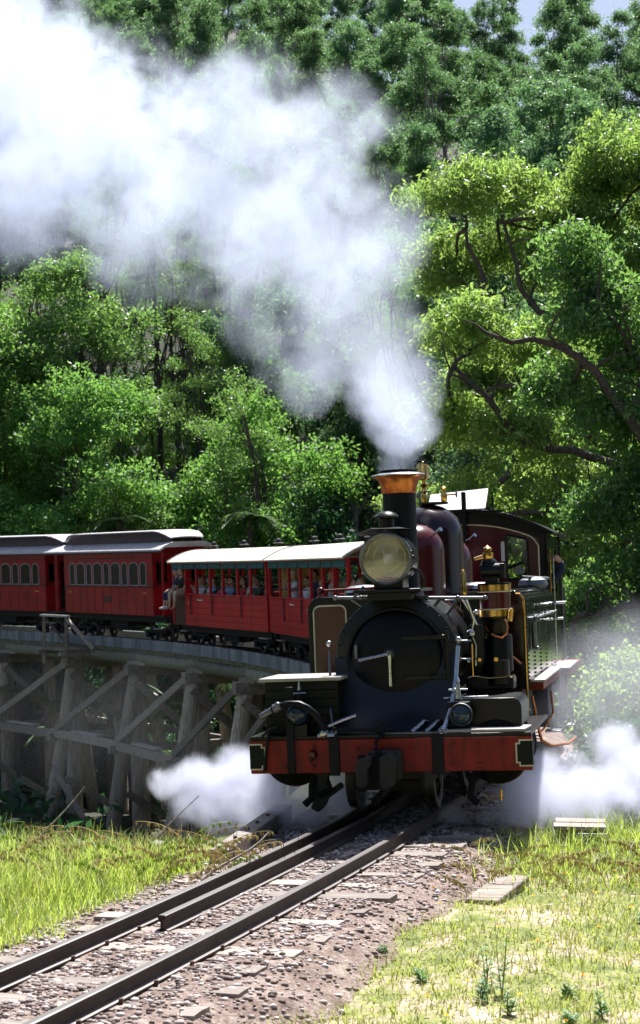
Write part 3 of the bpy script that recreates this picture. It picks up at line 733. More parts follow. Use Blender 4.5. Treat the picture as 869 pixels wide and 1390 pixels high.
# domes
def dome(x, y, r, top, mat, base=1.86):
    h = top - base
    pr = [(r * 1.12, base), (r * 1.02, base + .06), (r, base + .12)]
    for k in range(0, 13):
        a = k / 12 * math.pi / 2
        pr.append((r * math.cos(a), top - r * .95 + r * .95 * math.sin(a)))
    return LP('dome', mat, MB().lathe(pr, (x, y, 0), 'z', 48), smooth=60)
d1 = dome(.02, 1.95, .30, 2.75, 'maroon'); d2 = dome(.02, 2.95, .375, 3.0, 'dark_maroon'); d3 = dome(.02, 3.85, .355, 2.70, 'maroon')
LP('dome_lever', 'steel', MB().path([(.20, 1.8, 2.60), (.27, 1.75, 2.65), (.33, 1.7, 2.68)], [.008, .012, .024], 8), d1)
LP('dome_lever', 'steel', MB().path([(.33, 3.7, 2.60), (.39, 3.65, 2.62), (.45, 3.6, 2.66)], [.008, .012, .024], 8), d3)
LP('dome_bracket', 'steel', MB().tube((.29, 1.9, 1.95), (.29, 1.9, 2.08), .018, .018, 8).tube((.22, 1.9, 1.94), (.55, 1.9, 1.94), .012, .012, 8), d1)
LP('dome_plate', 'black', MB().lathe([(0, 3.0), (.16, 3.0), (.165, 3.02), (0, 3.025)], (.08, 2.95, 0), 'z', 24), d2)
wh = LP('whistle', 'brass', MB().lathe([(.022, 3.02), (.03, 3.08), (.02, 3.12), (.035, 3.15), (.02, 3.18), (.045, 3.215), (.055, 3.225), (.02, 3.24), (.02, 3.27), (.06, 3.285), (.06, 3.43), (.05, 3.445), (.01, 3.45), (.008, 3.48), (0, 3.485)], (-.02, 2.95, 0), 'z', 24), d2)
LP('whistle_lever', 'dull_steel', MB().tube((-.07, 2.95, 3.02), (-.07, 2.95, 3.16), .014, .014, 8).tube((-.1, 2.95, 3.13), (.05, 2.95, 3.15), .01, .01, 8).ball((-.1, 2.95, 3.1), .022), d2)
b = MB(); b.lathe([(.03, 3.02), (.035, 3.06), (.04, 3.1), (.02, 3.14), (.03, 3.18), (0, 3.2)], (.20, 2.95, 0), 'z', 14); b.tube((.2, 2.95, 3.10), (.34, 2.95, 3.10), .01, .01, 8)
LP('safety_valve', 'brass', b, d2)
LP('valve_wheel', 'dull_steel', MB().lathe([(.03, -.005), (.04, 0), (.03, .008), (.022, 0)], (.34, 2.95, 3.10), 'x', 14).tube((.335, 2.95, 3.07), (.335, 2.95, 3.13), .006, .006, 6), d2)

# side tanks
def rrect(x0, x1, z0, z1, r, tl=True, tr=True, n=6):
    p = [(x0, z0), (x1, z0)]
    if tr: p += [(x1 - r + r * math.cos(a), z1 - r + r * math.sin(a)) for a in [math.pi / 2 * i / n for i in range(n + 1)]]
    else: p += [(x1, z1)]
    if tl: p += [(x0 + r - r * math.sin(a), z1 - r + r * math.cos(a)) for a in [math.pi / 2 * i / n for i in range(n + 1)]]
    else: p += [(x0, z1)]
    return p
for sg in (-1, 1):
    out = rrect(-1.155, -.50, 1.0, 2.02, .13, True, False) if sg < 0 else rrect(.50, 1.155, 1.0, 2.02, .13, False, True)
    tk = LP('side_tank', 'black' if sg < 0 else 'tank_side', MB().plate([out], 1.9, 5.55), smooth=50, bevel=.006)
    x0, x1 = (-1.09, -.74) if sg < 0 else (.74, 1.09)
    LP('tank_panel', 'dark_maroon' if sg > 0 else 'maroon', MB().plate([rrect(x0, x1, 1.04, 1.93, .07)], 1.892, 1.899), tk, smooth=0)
    if sg < 0:
        pts = [(a, 1.888, c) for a, c in rrect(x0, x1, 1.04, 1.93, .07, n=8)]; pts = pts[1:] + pts[:1]
        LP('lining', 'cream', MB().path(pts, .010, 6), tk)
    b = MB()
    xe = sg * 1.125
    for k in range(22): b.ball((xe, 1.897, 1.03 + k * .042), .0105, 6, 4)
    for k in range(14): b.ball((sg * (.55 + k * .042), 1.897, 1.985), .0105, 6, 4)
    for yy in (1.95, 2.62, 2.70, 3.4, 3.48, 4.2, 4.28, 5.0, 5.45):
        for k in range(20): b.ball((sg * 1.157, yy, 1.04 + k * .043), .011, 6, 4)
    for k in range(30):
        for a in (.3, .9, 1.45):
            b.ball((sg * (1.025 + .132 * math.cos(a)), 1.96 + k * .12, 1.89 + .132 * math.sin(a)), .012, 6, 4)
    LP('rivets', 'tank_side', b, tk, kind='stuff')
LP('feed_pipe', 'beam_red', MB().tube((-1.02, 2.0, 2.09), (-.2, 2.2, 2.11), .014, .014, 10))
LP('pipe_knob', 'maroon', MB().ball((-1.03, 2.0, 2.09), .042))
LP('filler_lid', 'steel', MB().lathe([(.0, 2.14), (.14, 2.13), (.2, 2.10), (.21, 2.06), (.18, 2.03)], (-.62, 2.3, 0), 'z', 28))
LP('filler_lid', 'steel', MB().lathe([(.0, 2.12), (.14, 2.115), (.19, 2.09), (.2, 2.05), (.18, 2.03)], (.60, 2.4, 0), 'z', 28))
LP('filler_lid', 'dull_steel', MB().lathe([(.0, 2.16), (.10, 2.15), (.16, 2.12), (.18, 2.06), (.16, 2.02)], (1.0, 4.6, 0), 'z', 28).tube((.9, 4.3, 2.16), (1.16, 4.9, 2.13), .018, .018, 8))

# air pump on the right
ap_ = LP('air_pump', 'maroon', MB().lathe([(.158, 1.80), (.158, 2.06)], (.885, 1.45, 0), 'z', 36))
LP('pump_band', 'brass', MB().lathe([(.160, 1.765), (.168, 1.77), (.168, 1.835), (.160, 1.84)], (.885, 1.45, 0), 'z', 36), ap_)
LP('pump_band', 'brass', MB().lathe([(.160, 2.02), (.168, 2.025), (.168, 2.09), (.160, 2.095)], (.885, 1.45, 0), 'z', 36), ap_)
LP('lining', 'cream', MB().lathe([(.1695, 1.838), (.172, 1.842), (.1695, 1.848)], (.885, 1.45, 0), 'z', 36).lathe([(.1695, 2.012), (.172, 2.016), (.1695, 2.022)], (.885, 1.45, 0), 'z', 36), ap_)
LP('pump_cover', 'black', MB().lathe([(0, 2.11), (.17, 2.105), (.172, 2.09), (.16, 2.08)], (.885, 1.45, 0), 'z', 32), ap_)
LP('pump_cover', 'black', MB().lathe([(0, 1.74), (.17, 1.745), (.172, 1.76), (.16, 1.77)], (.885, 1.45, 0), 'z', 32), ap_)
b = MB(); b.box(.80, .93, 1.38, 1.52, 2.1, 2.18); b.tube((.76, 1.42, 2.23), (.96, 1.42, 2.23), .075, .075, 14); b.lathe([(.07, 2.15), (.09, 2.2), (.1, 2.28), (.07, 2.34), (.04, 2.36)], (.84, 1.45, 0), 'z', 16); b.box(.9, 1.0, 1.4, 1.5, 2.15, 2.3)
LP('pump_head', 'black', b, ap_, bevel=.006)
LP('pump_valve', 'brass', MB().lathe([(.05, 2.34), (.06, 2.37), (.055, 2.41), (.025, 2.42), (.045, 2.44), (.045, 2.46), (.02, 2.475), (0, 2.49)], (.83, 1.45, 0), 'z', 16).tube((.70, 1.4, 2.35), (.79, 1.4, 2.37), .02, .025, 8), ap_)
LP('pump_lower', 'black', MB().lathe([(.14, 1.74), (.12, 1.70), (.12, 1.60), (.155, 1.58), (.16, 1.56), (.16, 1.22), (.13, 1.19), (0, 1.18)], (.885, 1.45, 0), 'z', 32), ap_)
LP('oil_cup', 'brass', MB().lathe([(.03, 2.0), (.035, 2.03), (.028, 2.06), (.03, 2.2), (.015, 2.225), (.02, 2.24), (0, 2.26)], (.60, 1.25, 0), 'z', 14))
LP('oil_cup_base', 'black', MB().tube((.60, 1.25, 1.85), (.60, 1.25, 2.0), .045, .035, 12))
b = MB(); b.path([(1.0, 1.30, 1.74), (1.02, 1.28, 1.66), (1.01, 1.27, 1.60), (.96, 1.26, 1.56), (.90, 1.26, 1.575), (.86, 1.26, 1.60)], .011, 8)
b.path([(.80, 1.26, 1.56), (.78, 1.25, 1.62), (.80, 1.25, 1.68), (.83, 1.26, 1.62)], .008, 8)
LP('pump_pipe', 'copper_pipe', b, ap_)
LP('pipe_union', 'brass', MB().tube((1.03, 1.36, 1.72), (1.05, 1.36, 1.84), .035, .03, 10), ap_)
b = MB(); b.path([(1.06, 1.8, 1.98), (1.10, 1.8, 1.98), (1.135, 1.8, 1.94), (1.14, 1.8, 1.85), (1.14, 1.8, 1.2), (1.14, 1.8, 1.0), (1.14, 1.78, .82), (1.16, 1.76, .78)], .014, 8)
LP('steam_pipe', 'brass', b)
b = MB(); b.path([(.98, 1.6, 1.37), (1.04, 1.6, 1.33), (1.10, 1.62, 1.27)], .018, 8); b.path([(1.17, 2.0, .92), (1.22, 2.0, .6), (1.24, 2.1, .45), (1.32, 2.4, .36), (1.46, 2.9, .33), (1.52, 3.2, .36)], .016, 8); b.path([(1.32, 2.6, .92), (1.34, 2.5, .7), (1.25, 2.4, .55), (1.2, 2.3, .5)], .012, 8)
LP('copper_hose', 'copper_pipe', b)
b = MB()
for z in (1.55, 1.37): b.tube((.55, .9, z), (.70, .9, z), .012, .012, 8)
b.path([(.66, .95, 1.95), (.72, 1.0, 1.75), (.69, 1.0, 1.62), (.73, 1.0, 1.5), (.72, 1.0, 1.3)], .014, 8); b.ball((.69, .98, 1.62), .045); b.path([(.60, 1.0, 1.98), (.70, 1.05, 1.80), (.76, 1.05, 1.66)], .014, 8); b.ball((.74, 1.04, 1.82), .03); b.ball((.66, .9, 1.35), .022)
LP('injector_pipework', 'steel', b)
LP('feed_pipe', 'brass', MB().tube((.70, .92, 1.2), (.70, .92, 1.52), .012, .012, 8))
LP('valve_block', 'black', MB().box(.62, 1.08, 1.05, 1.35, 1.06, 1.18).box(.66, .80, 1.0, 1.3, 1.3, 1.7).tube((.93, 1.1, 1.1), (.93, 1.1, 1.35), .11, .11, 16), bevel=.01)
LP('gauge_tap', 'brass', MB().tube((.77, .98, 1.36), (.77, .94, 1.36), .018, .018, 8).tube((.93, .98, 1.36), (.93, .94, 1.36), .022, .022, 8))
LP('valve_rim', 'brass', MB().path([(.74, .98, 1.19), (.85, .96, 1.175), (1.0, .97, 1.18), (1.1, 1.0, 1.2)], .009, 6))

# running boards, steps and hanging gear on the right flank
LP('running_board', 'board_top', MB().box(1.05, 1.31, 2.0, 4.4, 1.06, 1.085), bevel=.004)
LP('running_board', 'board_top', MB().box(1.12, 1.37, 4.9, 6.6, 1.02, 1.045), bevel=.004)
LP('valance', 'beam_red', MB().box(1.05, 1.29, 2.02, 4.4, .98, 1.056), bevel=.004)
LP('cab_valance', 'beam_red', MB().plate([[(1.22, .62), (1.30, .62), (1.31, .98), (1.24, 1.01)]], 5.3, 5.36).box(1.10, 1.34, 5.4, 7.8, .9, 1.0), bevel=.004)
LP('cab_step', 'steel', MB().box(1.22, 1.42, 4.6, 4.9, .36, .385).box(1.12, 1.3, 4.0, 4.25, .35, .37), bevel=.004)
LP('step_hanger', 'under', MB().box(1.24, 1.27, 4.7, 4.8, .38, 1.02).box(1.39, 1.41, 4.7, 4.75, .38, .60).box(.7, 1.2, 3.6, 4.6, .45, .95).box(.6, 1.05, 2.2, 3.4, .5, 1.0))
b = MB()
for y, x in ((2.3, 1.21), (3.4, 1.205), (4.5, 1.20), (5.3, 1.20)): b.tube((1.15, y, 1.72), (x, y, 1.72), .012, .012, 8); b.ball((x, y, 1.72), .025, 8, 6)
b.tube((1.21, 2.3, 1.72), (1.20, 5.3, 1.72), .014, .014, 8); b.tube((1.19, 2.3, 1.42), (1.19, 2.3, 1.68), .03, .03, 10); b.tube((1.16, 2.3, 1.68), (1.22, 2.3, 1.69), .02, .02, 8); b.tube((1.16, 2.3, 1.40), (1.23, 2.3, 1.40), .022, .022, 8)
LP('tank_handrail', 'dull_steel', b)

# cab
def arch(x):  # roof underside height
    return 3.00 - .30 * (abs(x) / 1.14) ** 2.2
outl = [(-1.08, 1.05), (1.08, 1.05)] + [(x, arch(x) - .02) for x in np.linspace(1.08, -1.08, 21)]
def win(sg):
    p = [(.60, 2.14), (.86, 2.14), (.86, 2.60), (.84, 2.64), (.62, 2.70), (.60, 2.68)]
    return [(sg * a, c) for a, c in p][::(1 if sg > 0 else -1)]
cab = LP('cab', 'maroon', MB().plate([outl, win(1), win(-1)], 5.60, 5.64), smooth=0)
LP('cab_edge', 'black', MB().plate([[(1.02, 1.05), (1.105, 1.05)] + [(x, arch(x) - .0) for x in np.linspace(1.105, -1.105, 31)] + [(-1.105, 1.05), (-1.02, 1.05)] + [(x, arch(x) - .13 ) for x in np.linspace(-1.02, 1.02, 31)]], 5.58, 5.60), cab, smooth=0)
pts = [(-1.0, 5.576, 1.1), (-1.0, 5.576, 2.5)] + [(x, 5.576, arch(x) - .15 - (.08 * max(0, (abs(x) - .9) / .1) ** 2)) for x in np.linspace(-1.0, 1.0, 41)] + [(1.0, 5.576, 2.5), (1.0, 5.576, 1.1)]
LP('lining', 'cream', MB().path(pts, .009, 6), cab)
for sg in (-1, 1):
    LP('window_frame', 'black', MB().path([(a, 5.585, c) for a, c in win(sg)] + [(win(sg)[0][0], 5.585, win(sg)[0][1])], .014, 6), cab)
    LP('window_pane', 'glass', MB().plate([win(sg)], 5.612, 5.618), cab, smooth=0)
LP('window_glint', 'white_panel', MB().plate([rrect(.53, .575, 2.37, 2.62, .02)], 5.57, 5.58), cab)  # white strip painted in for the bright reflection beside the window
LP('cab_side', 'tank_side', MB().box(-1.10, -1.08, 5.61, 7.75, 1.0, 1.95).box(-1.10, -1.08, 5.61, 6.0, 1.95, 2.68).box(-1.10, -1.08, 7.1, 7.75, 1.95, 2.68), cab)
LP('cab_side', 'tank_side', MB().box(1.08, 1.10, 5.61, 7.75, 1.0, 1.95).box(1.08, 1.10, 5.61, 6.0, 1.95, 2.68).box(1.08, 1.10, 7.1, 7.75, 1.95, 2.68).box(1.08, 1.10, 6.0, 7.1, 2.52, 2.68), cab)
LP('cab_back', 'black', MB().plate([[(-1.08, 1.05), (1.08, 1.05), (1.08, 2.0), (-1.08, 2.0)]], 7.72, 7.75).box(-.16, -.1, 7.7, 7.75, 2.0, 2.9), cab)
LP('cab_floor', 'black', MB().box(-1.08, 1.08, 5.65, 7.75, .98, 1.04), cab)
LP('backhead', 'soot', MB().lathe([(.0, 5.65), (.5, 5.65), (.52, 5.9), (0, 5.95)], (0, 0, 1.6), 'y', 32).tube((.3, 5.9, 2.2), (.75, 6.1, 2.35), .02, .02, 8), cab)
LP('gauge', 'steel', MB().lathe([(0, 0), (.06, 0), (.07, .02), (0, .04)], (.72, 5.85, 2.25), 'y', 20), cab)
xs = list(np.linspace(-1.2, 1.2, 25))
roof = LP('cab_roof', 'black', MB().plate([[(x, arch(x) + .0) for x in xs] + [(x, arch(x) + .045) for x in xs[::-1]]], 5.45, 8.1), cab, smooth=30, bevel=.004)
LP('gutter', 'black', MB().beam((1.12, 5.5, 2.70), (1.26, 6.6, 2.70), .05, .02).path([(1.26, 5.9, 2.74), (1.22, 5.95, 2.68)], .008, 6), cab)
for y in (5.58, 7.7): LP('cab_post', 'tank_side', MB().box(1.055, 1.115, y, y + .08, 1.0, 2.70), cab)
LP('cab_handrail', 'steel', MB().tube((1.16, 5.75, 1.15), (1.16, 5.75, 2.35), .013, .013, 8).ball((1.16, 5.75, 2.36), .02), cab)
LP('cab_handrail', 'dull_steel', MB().tube((1.2, 6.6, 1.15), (1.2, 6.6, 2.35), .013, .013, 8), cab)
LP('handrail_bracket', 'steel', MB().tube((1.10, 5.75, 1.62), (1.26, 5.75, 1.62), .014, .014, 8), cab)
LP('handrail_bracket', 'steel', MB().tube((1.05, 5.7, 1.82), (1.3, 5.7, 1.82), .016, .016, 8), cab)
LP('cab_handrail', 'brass', MB().tube((1.13, 5.62, 1.1), (1.13, 5.62, 2.5), .011, .011, 8), cab)
# roof ventilator flap
hm = Matrix.Translation((-.09, 6.35, 3.18)) @ Matrix.Rotation(R(34), 4, 'X') @ Matrix.Rotation(R(-4), 4, 'Y')
rh = LP('roof_hatch', 'white_panel', MB().box(-.40, .38, -.26, .26, -.012, .012, hm), cab, bevel=.004)
LP('hatch_frame', 'black', MB().box(-.46, .36, 6.0, 6.72, 3.02, 3.07).box(.33, .35, 6.5, 6.55, 3.05, 3.3).tube((.33, 6.1, 3.02), (.34, 6.15, 3.10), .01, .01, 6), cab)
LP('vent_pipe', 'satin_black', MB().tube((.09, 5.5, 2.6), (.09, 5.5, 3.24), .03, .03, 12).ball((.09, 5.5, 3.24), .032), cab)
LP('whistle_cord', 'black', MB().tube((-.5, 5.45, 3.03), (.6, 5.45, 3.0), .012, .012, 6), cab)
# bunker at the back
LP('bunker', 'black', MB().box(-1.08, 1.08, 7.78, 8.9, .75, 2.0), bevel=.01)
LP('rear_frame', 'under', MB().box(-1.1, 1.1, 5.0, 9.0, .68, .98))
# ------------------------------------------------------------------ people
def capsules_to_body(name, segs, voxel=0.022):
    """segs: (p0, r0, p1, r1, material slot); remeshed into one continuous skin, slot by nearest segment"""
    b = MB()
    for p0, r0, p1, r1, _ in segs:
        p0, p1 = Vector(p0), Vector(p1)
        if (p1 - p0).length > 1e-4: b.tube(p0, p1, r0, r1, 12)
        b.ball(p0, r0, 12, 8); b.ball(p1, r1, 12, 8)
    me = b.mesh(name, 0)
    o = bpy.data.objects.new('tmp', me); col.objects.link(o)
    m = o.modifiers.new('r', 'REMESH'); m.mode = 'VOXEL'; m.voxel_size = voxel
    m2 = o.modifiers.new('s', 'SMOOTH'); m2.factor = 0.5; m2.iterations = 3
    dg = bpy.context.evaluated_depsgraph_get(); dg.update()
    out = bpy.data.meshes.new_from_object(o.evaluated_get(dg)); out.name = name
    bpy.data.objects.remove(o)
    out.shade_smooth()
    P0 = np.array([s[0] for s in segs], float); P1 = np.array([s[2] for s in segs], float)
    R0 = np.array([s[1] for s in segs]); R1 = np.array([s[3] for s in segs]); sl = np.array([s[4] for s in segs])
    c = np.array([p.center[:] for p in out.polygons])
    d = P1 - P0; L = np.maximum((d ** 2).sum(1), 1e-8)
    t = np.clip(((c[:, None] - P0) * d).sum(2) / L, 0, 1)
    dist = np.linalg.norm(c[:, None] - (P0 + t[..., None] * d), axis=2) - (R0 + (R1 - R0) * t)
    idx = sl[dist.argmin(1)]
    out.polygons.foreach_set('material_index', idx.astype(np.int32)); out.update()
    return out
SK, SH, TR, HA, SO = 0, 1, 2, 3, 4     # skin, shirt, trousers, hair, shoes
def head_segs(c, f, hair='short'):
    """c head centre, f facing unit vector"""
    c, f = Vector(c), Vector(f).normalized(); up = Vector((0, 0, 1)); sd = f.cross(up)
    s = [(c + up * .03, .088, c - up * .03 + f * .012, .074, SK), (c + f * .088 + up * .005, .012, c + f * .097 - up * .018, .016, SK),
         (c + f * .066 - up * .075, .035, c + f * .06 - up * .07, .035, SK), (c + sd * .088, .018, c + sd * .088 - up * .03, .014, SK), (c - sd * .088, .018, c - sd * .088 - up * .03, .014, SK),
         (c + f * .083 - up * .045 - sd * .02, .012, c + f * .083 - up * .045 + sd * .02, .012, SK),
         (c + up * .055 - f * .025, .088, c + up * .02 - f * .045, .083, HA)]
    if hair == 'long': s += [(c - f * .07 - up * .02, .07, c - f * .09 - up * .2, .05, HA), (c + sd * .07 - f * .03, .035, c + sd * .08 - f * .04 - up * .18, .03, HA), (c - sd * .07 - f * .03, .035, c - sd * .08 - f * .04 - up * .18, .03, HA)]
    if hair == 'cap': s += [(c + up * .075, .085, c + up * .07, .085, HA), (c + up * .06 + f * .09, .02, c + up * .055 + f * .15, .015, HA)]
    return s
def hand_segs(w, d, side=1):
    """wrist, pointing direction: palm, four curled fingers and a thumb"""
    w, d = Vector(w), Vector(d).normalized(); u, v = ortho(d)
    s = [(w, .026, w + d * .045, .03, SK), (w + d * .045 + u * .012, .026, w + d * .07 - u * .012, .026, SK)]
    for k, (l, q) in enumerate(((.062, -.03), (.072, -.01), (.068, .01), (.05, .03))):
        a = w + d * .085 + u * q; m = a + d * l * .5 + v * .008; e = m + d * l * .3 + v * .028
        s += [(a, .0095, m, .009, SK), (m, .009, e, .008, SK)]
    a = w + d * .03 - u * .03
    s += [(a, .013, a + d * .03 - u * .025 + v * .01, .011, SK), (a + d * .03 - u * .025 + v * .01, .011, a + d * .055 - u * .03 + v * .02, .009, SK)]
    return s
def person_mesh(name, pose, hair, armpose, bare=False, sleeves=False):
    """faces -X. pelvis at origin"""
    seg = []
    up = Vector((0, 0, 1)); f = Vector((-1, 0, 0))
    lean = {'sit_out': .05, 'sit_in': .03, 'stand': .0}[pose]
    pel, ch, nk = Vector((0, 0, .08)), Vector((-lean * .5, 0, .40)), Vector((-lean, 0, .56))
    seg += [(pel + Vector((0, .07, 0)), .115, pel - Vector((0, .07, 0)), .115, TR), (pel + up * .06, .13, ch, .135, SH),
            (ch + Vector((0, .09, .03)), .10, ch - Vector((0, .09, -.03)), .10, SH), (nk + Vector((0, .15, -.06)), .06, nk - Vector((0, .15, .06)), .06, SH),
            (nk - up * .05, .06, nk + up * .06, .05, SK)]
    seg += head_segs(nk + up * .17 + f * .02, f, hair)
    for sd in (-1, 1):
        sh = nk + Vector((0, sd * .185, -.075))
        if armpose == 'lap': el, wr = sh + Vector((-.05, sd * .06, -.27)), sh + Vector((-.27, -sd * .06, -.33))
        elif armpose == 'hang': el, wr = sh + Vector((-.22, sd * .04, -.20)), sh + Vector((-.30, sd * .02, -.44))
        elif armpose == 'raised': el, wr = sh + Vector((-.18, sd * .08, -.18)), sh + Vector((-.26, -sd * .06, .02))
        else: el, wr = sh + Vector((0, sd * .05, -.28)), sh + Vector((-.06, sd * .06, -.52))
        seg += [(sh, .058, sh.lerp(el, .55), .048, SH), (sh.lerp(el, .55), .046, el, .04, SH if sleeves else SK), (el, .04, wr, .028, SH if sleeves else SK)]
        seg += hand_segs(wr, wr - el, sd)
        hp = Vector((0, sd * .09, .04))
        if pose == 'stand': kn, an = hp + Vector((-.02, sd * .02, -.44)), hp + Vector((0, sd * .03, -.84))
        else: kn, an = hp + Vector((-.42, sd * .05, .02)), hp + Vector((-.46 if pose == 'sit_out' else -.28, sd * .03, -.40))
        cut = kn.lerp(an, .45)
        seg += [(hp, .095, kn, .062, TR), (kn, .062, cut, .058, TR), (cut, .052, an, .036, SK if bare else TR)]
        seg += [(an, .04, an + Vector((-.10, 0, -.055)), .036, SO), (an + Vector((-.10, 0, -.055)), .036, an + Vector((-.17, 0, -.06)), .028, SO)]
    return capsules_to_body(name, seg)
def cloth(name, c): return surf(name, c, tuple(x * .75 for x in c), 0.8, scale=12)
SKIN = surf('skin', (0.55, 0.33, 0.24), (0.46, 0.26, 0.18), 0.5, scale=8)
SKIN2 = surf('tanned_skin', (0.42, 0.24, 0.16), (0.35, 0.19, 0.12), 0.5, scale=8)
CL = {k: cloth('cloth_' + k, c) for k, c in dict(navy=(.02, .03, .09), black=(.02, .02, .024), white=(.72, .72, .75), grey=(.45, .45, .46), pink=(.65, .13, .20), blue=(.25, .36, .65), darkgreen=(.05, .08, .06), red=(.4, .04, .04), cream=(.6, .52, .4), teal=(.05, .2, .22)).items()}
HAIR = {k: surf('hair_' + k, c, tuple(x * .6 for x in c), 0.5, scale=30) for k, c in dict(brown=(.06, .03, .015), dark=(.015, .012, .01), blonde=(.38, .22, .10), grey=(.3, .29, .28), bluecap=(.03, .08, .35), whitecap=(.7, .7, .7)).items()}
_pm = {}
def person(parent_m, loc, pose, hair, arm, shirt, trousers, hairc, label, group=None, rz=0, bare=False, sleeves=False, skin=None, shoes=None, scale=1.0):
    key = (pose, hair, arm, bare, sleeves)
    if key not in _pm:
        _pm[key] = person_mesh('person', *key)
        for _ in range(5): _pm[key].materials.append(SKIN)
    o = bpy.data.objects.new('person', _pm[key]); col.objects.link(o)
    for sl, m in zip(o.material_slots, (skin or SKIN, CL[shirt], CL[trousers], HAIR[hairc], shoes or CL['black'])):
        sl.link = 'OBJECT'; sl.material = m
    o.matrix_world = parent_m @ Matrix.Translation(loc) @ Matrix.Rotation(rz, 4, 'Z') @ Matrix.Scale(scale, 4)
    return tag(o, label, 'person', group)

# ------------------------------------------------------------------ coaches
def car_root(name, s_mid, half, label, cat, group=None):
    a, b_ = track(s_mid - half * .7), track(s_mid + half * .7)
    c = (a + b_) / 2; c.z = 0.0
    th = math.atan2(-(b_.x - a.x), (b_.y - a.y))
    return thing(name, label, cat, c, (0, -CANT, th), group)
cw = wheel_mesh(.29, 0, .09)
def underframe(t, L, z0):
    fr = MB().box(-.78, -.68, -L / 2, L / 2, z0 - .22, z0).box(.68, .78, -L / 2, L / 2, z0 - .22, z0).box(-.9, .9, -L / 2 + .02, -L / 2 + .12, z0 - .24, z0 - .01).box(-.9, .9, L / 2 - .12, L / 2 - .02, z0 - .24, z0 - .01)
    fr.box(-.6, -.2, -.7, .5, z0 - .45, z0 - .2).tube((.3, -.8, z0 - .35), (.3, .6, z0 - .35), .16, .16, 14)
    for sg in (-1, 1): fr.path([(sg * .7, -L / 2 + 2, z0 - .2), (sg * .7, -L / 2 + 2.8, z0 - .48), (sg * .7, L / 2 - 2.8, z0 - .48), (sg * .7, L / 2 - 2, z0 - .2)], .018, 6)
    u = fr.build('underframe', 'under', t)
    for yb in (-L / 2 + 1.3, L / 2 - 1.3):
        b = MB()
        for sg in (-1, 1):
            b.box(sg * .62 - .03, sg * .62 + .03, yb - .75, yb + .75, .28, .36)
            for w in (-.5, .5): b.box(sg * .62 - .07, sg * .62 + .07, yb + w - .09, yb + w + .09, .12, .30)
            for q in (-.12, 0, .12): b.tube((sg * .62, yb + q, .26), (sg * .62, yb + q, .42), .05, .05, 8)
        b.box(-.6, .6, yb - .1, yb + .1, .25, .40)
        bg = b.build('bogie', 'under', t)
        for w in (-.5, .5):
            for sg in (-1, 1):
                o = place('wheel', cw[1], t, (sg * .44, yb + w, RAIL + .29), (0, 0, 0 if sg < 0 else math.pi)); place('tyre', cw[0], o)
    for sg in (-1, 1):
        MB().box(-.1, .1, sg * L / 2, sg * (L / 2 + .22), z0 - .25, z0 - .08).build('coupler', 'under', t)
    MB().box(-.93, -.80, L / 2 - .9, L / 2 - .35, .42, .45).box(-.93, -.80, -L / 2 + .35, -L / 2 + .9, .42, .45).build('footboard', 'board_top', t)
def arch_win(y0, y1, z0, z1, n=8):
    r = (y1 - y0) / 2; yc = (y0 + y1) / 2; h = min(r, .16)
    return [(y0, z0), (y1, z0), (y1, z1 - h)] + [(yc + r * math.cos(a), z1 - h + h * math.sin(a)) for a in [math.pi * k / n for k in range(1, n)]] + [(y0, z1 - h)]

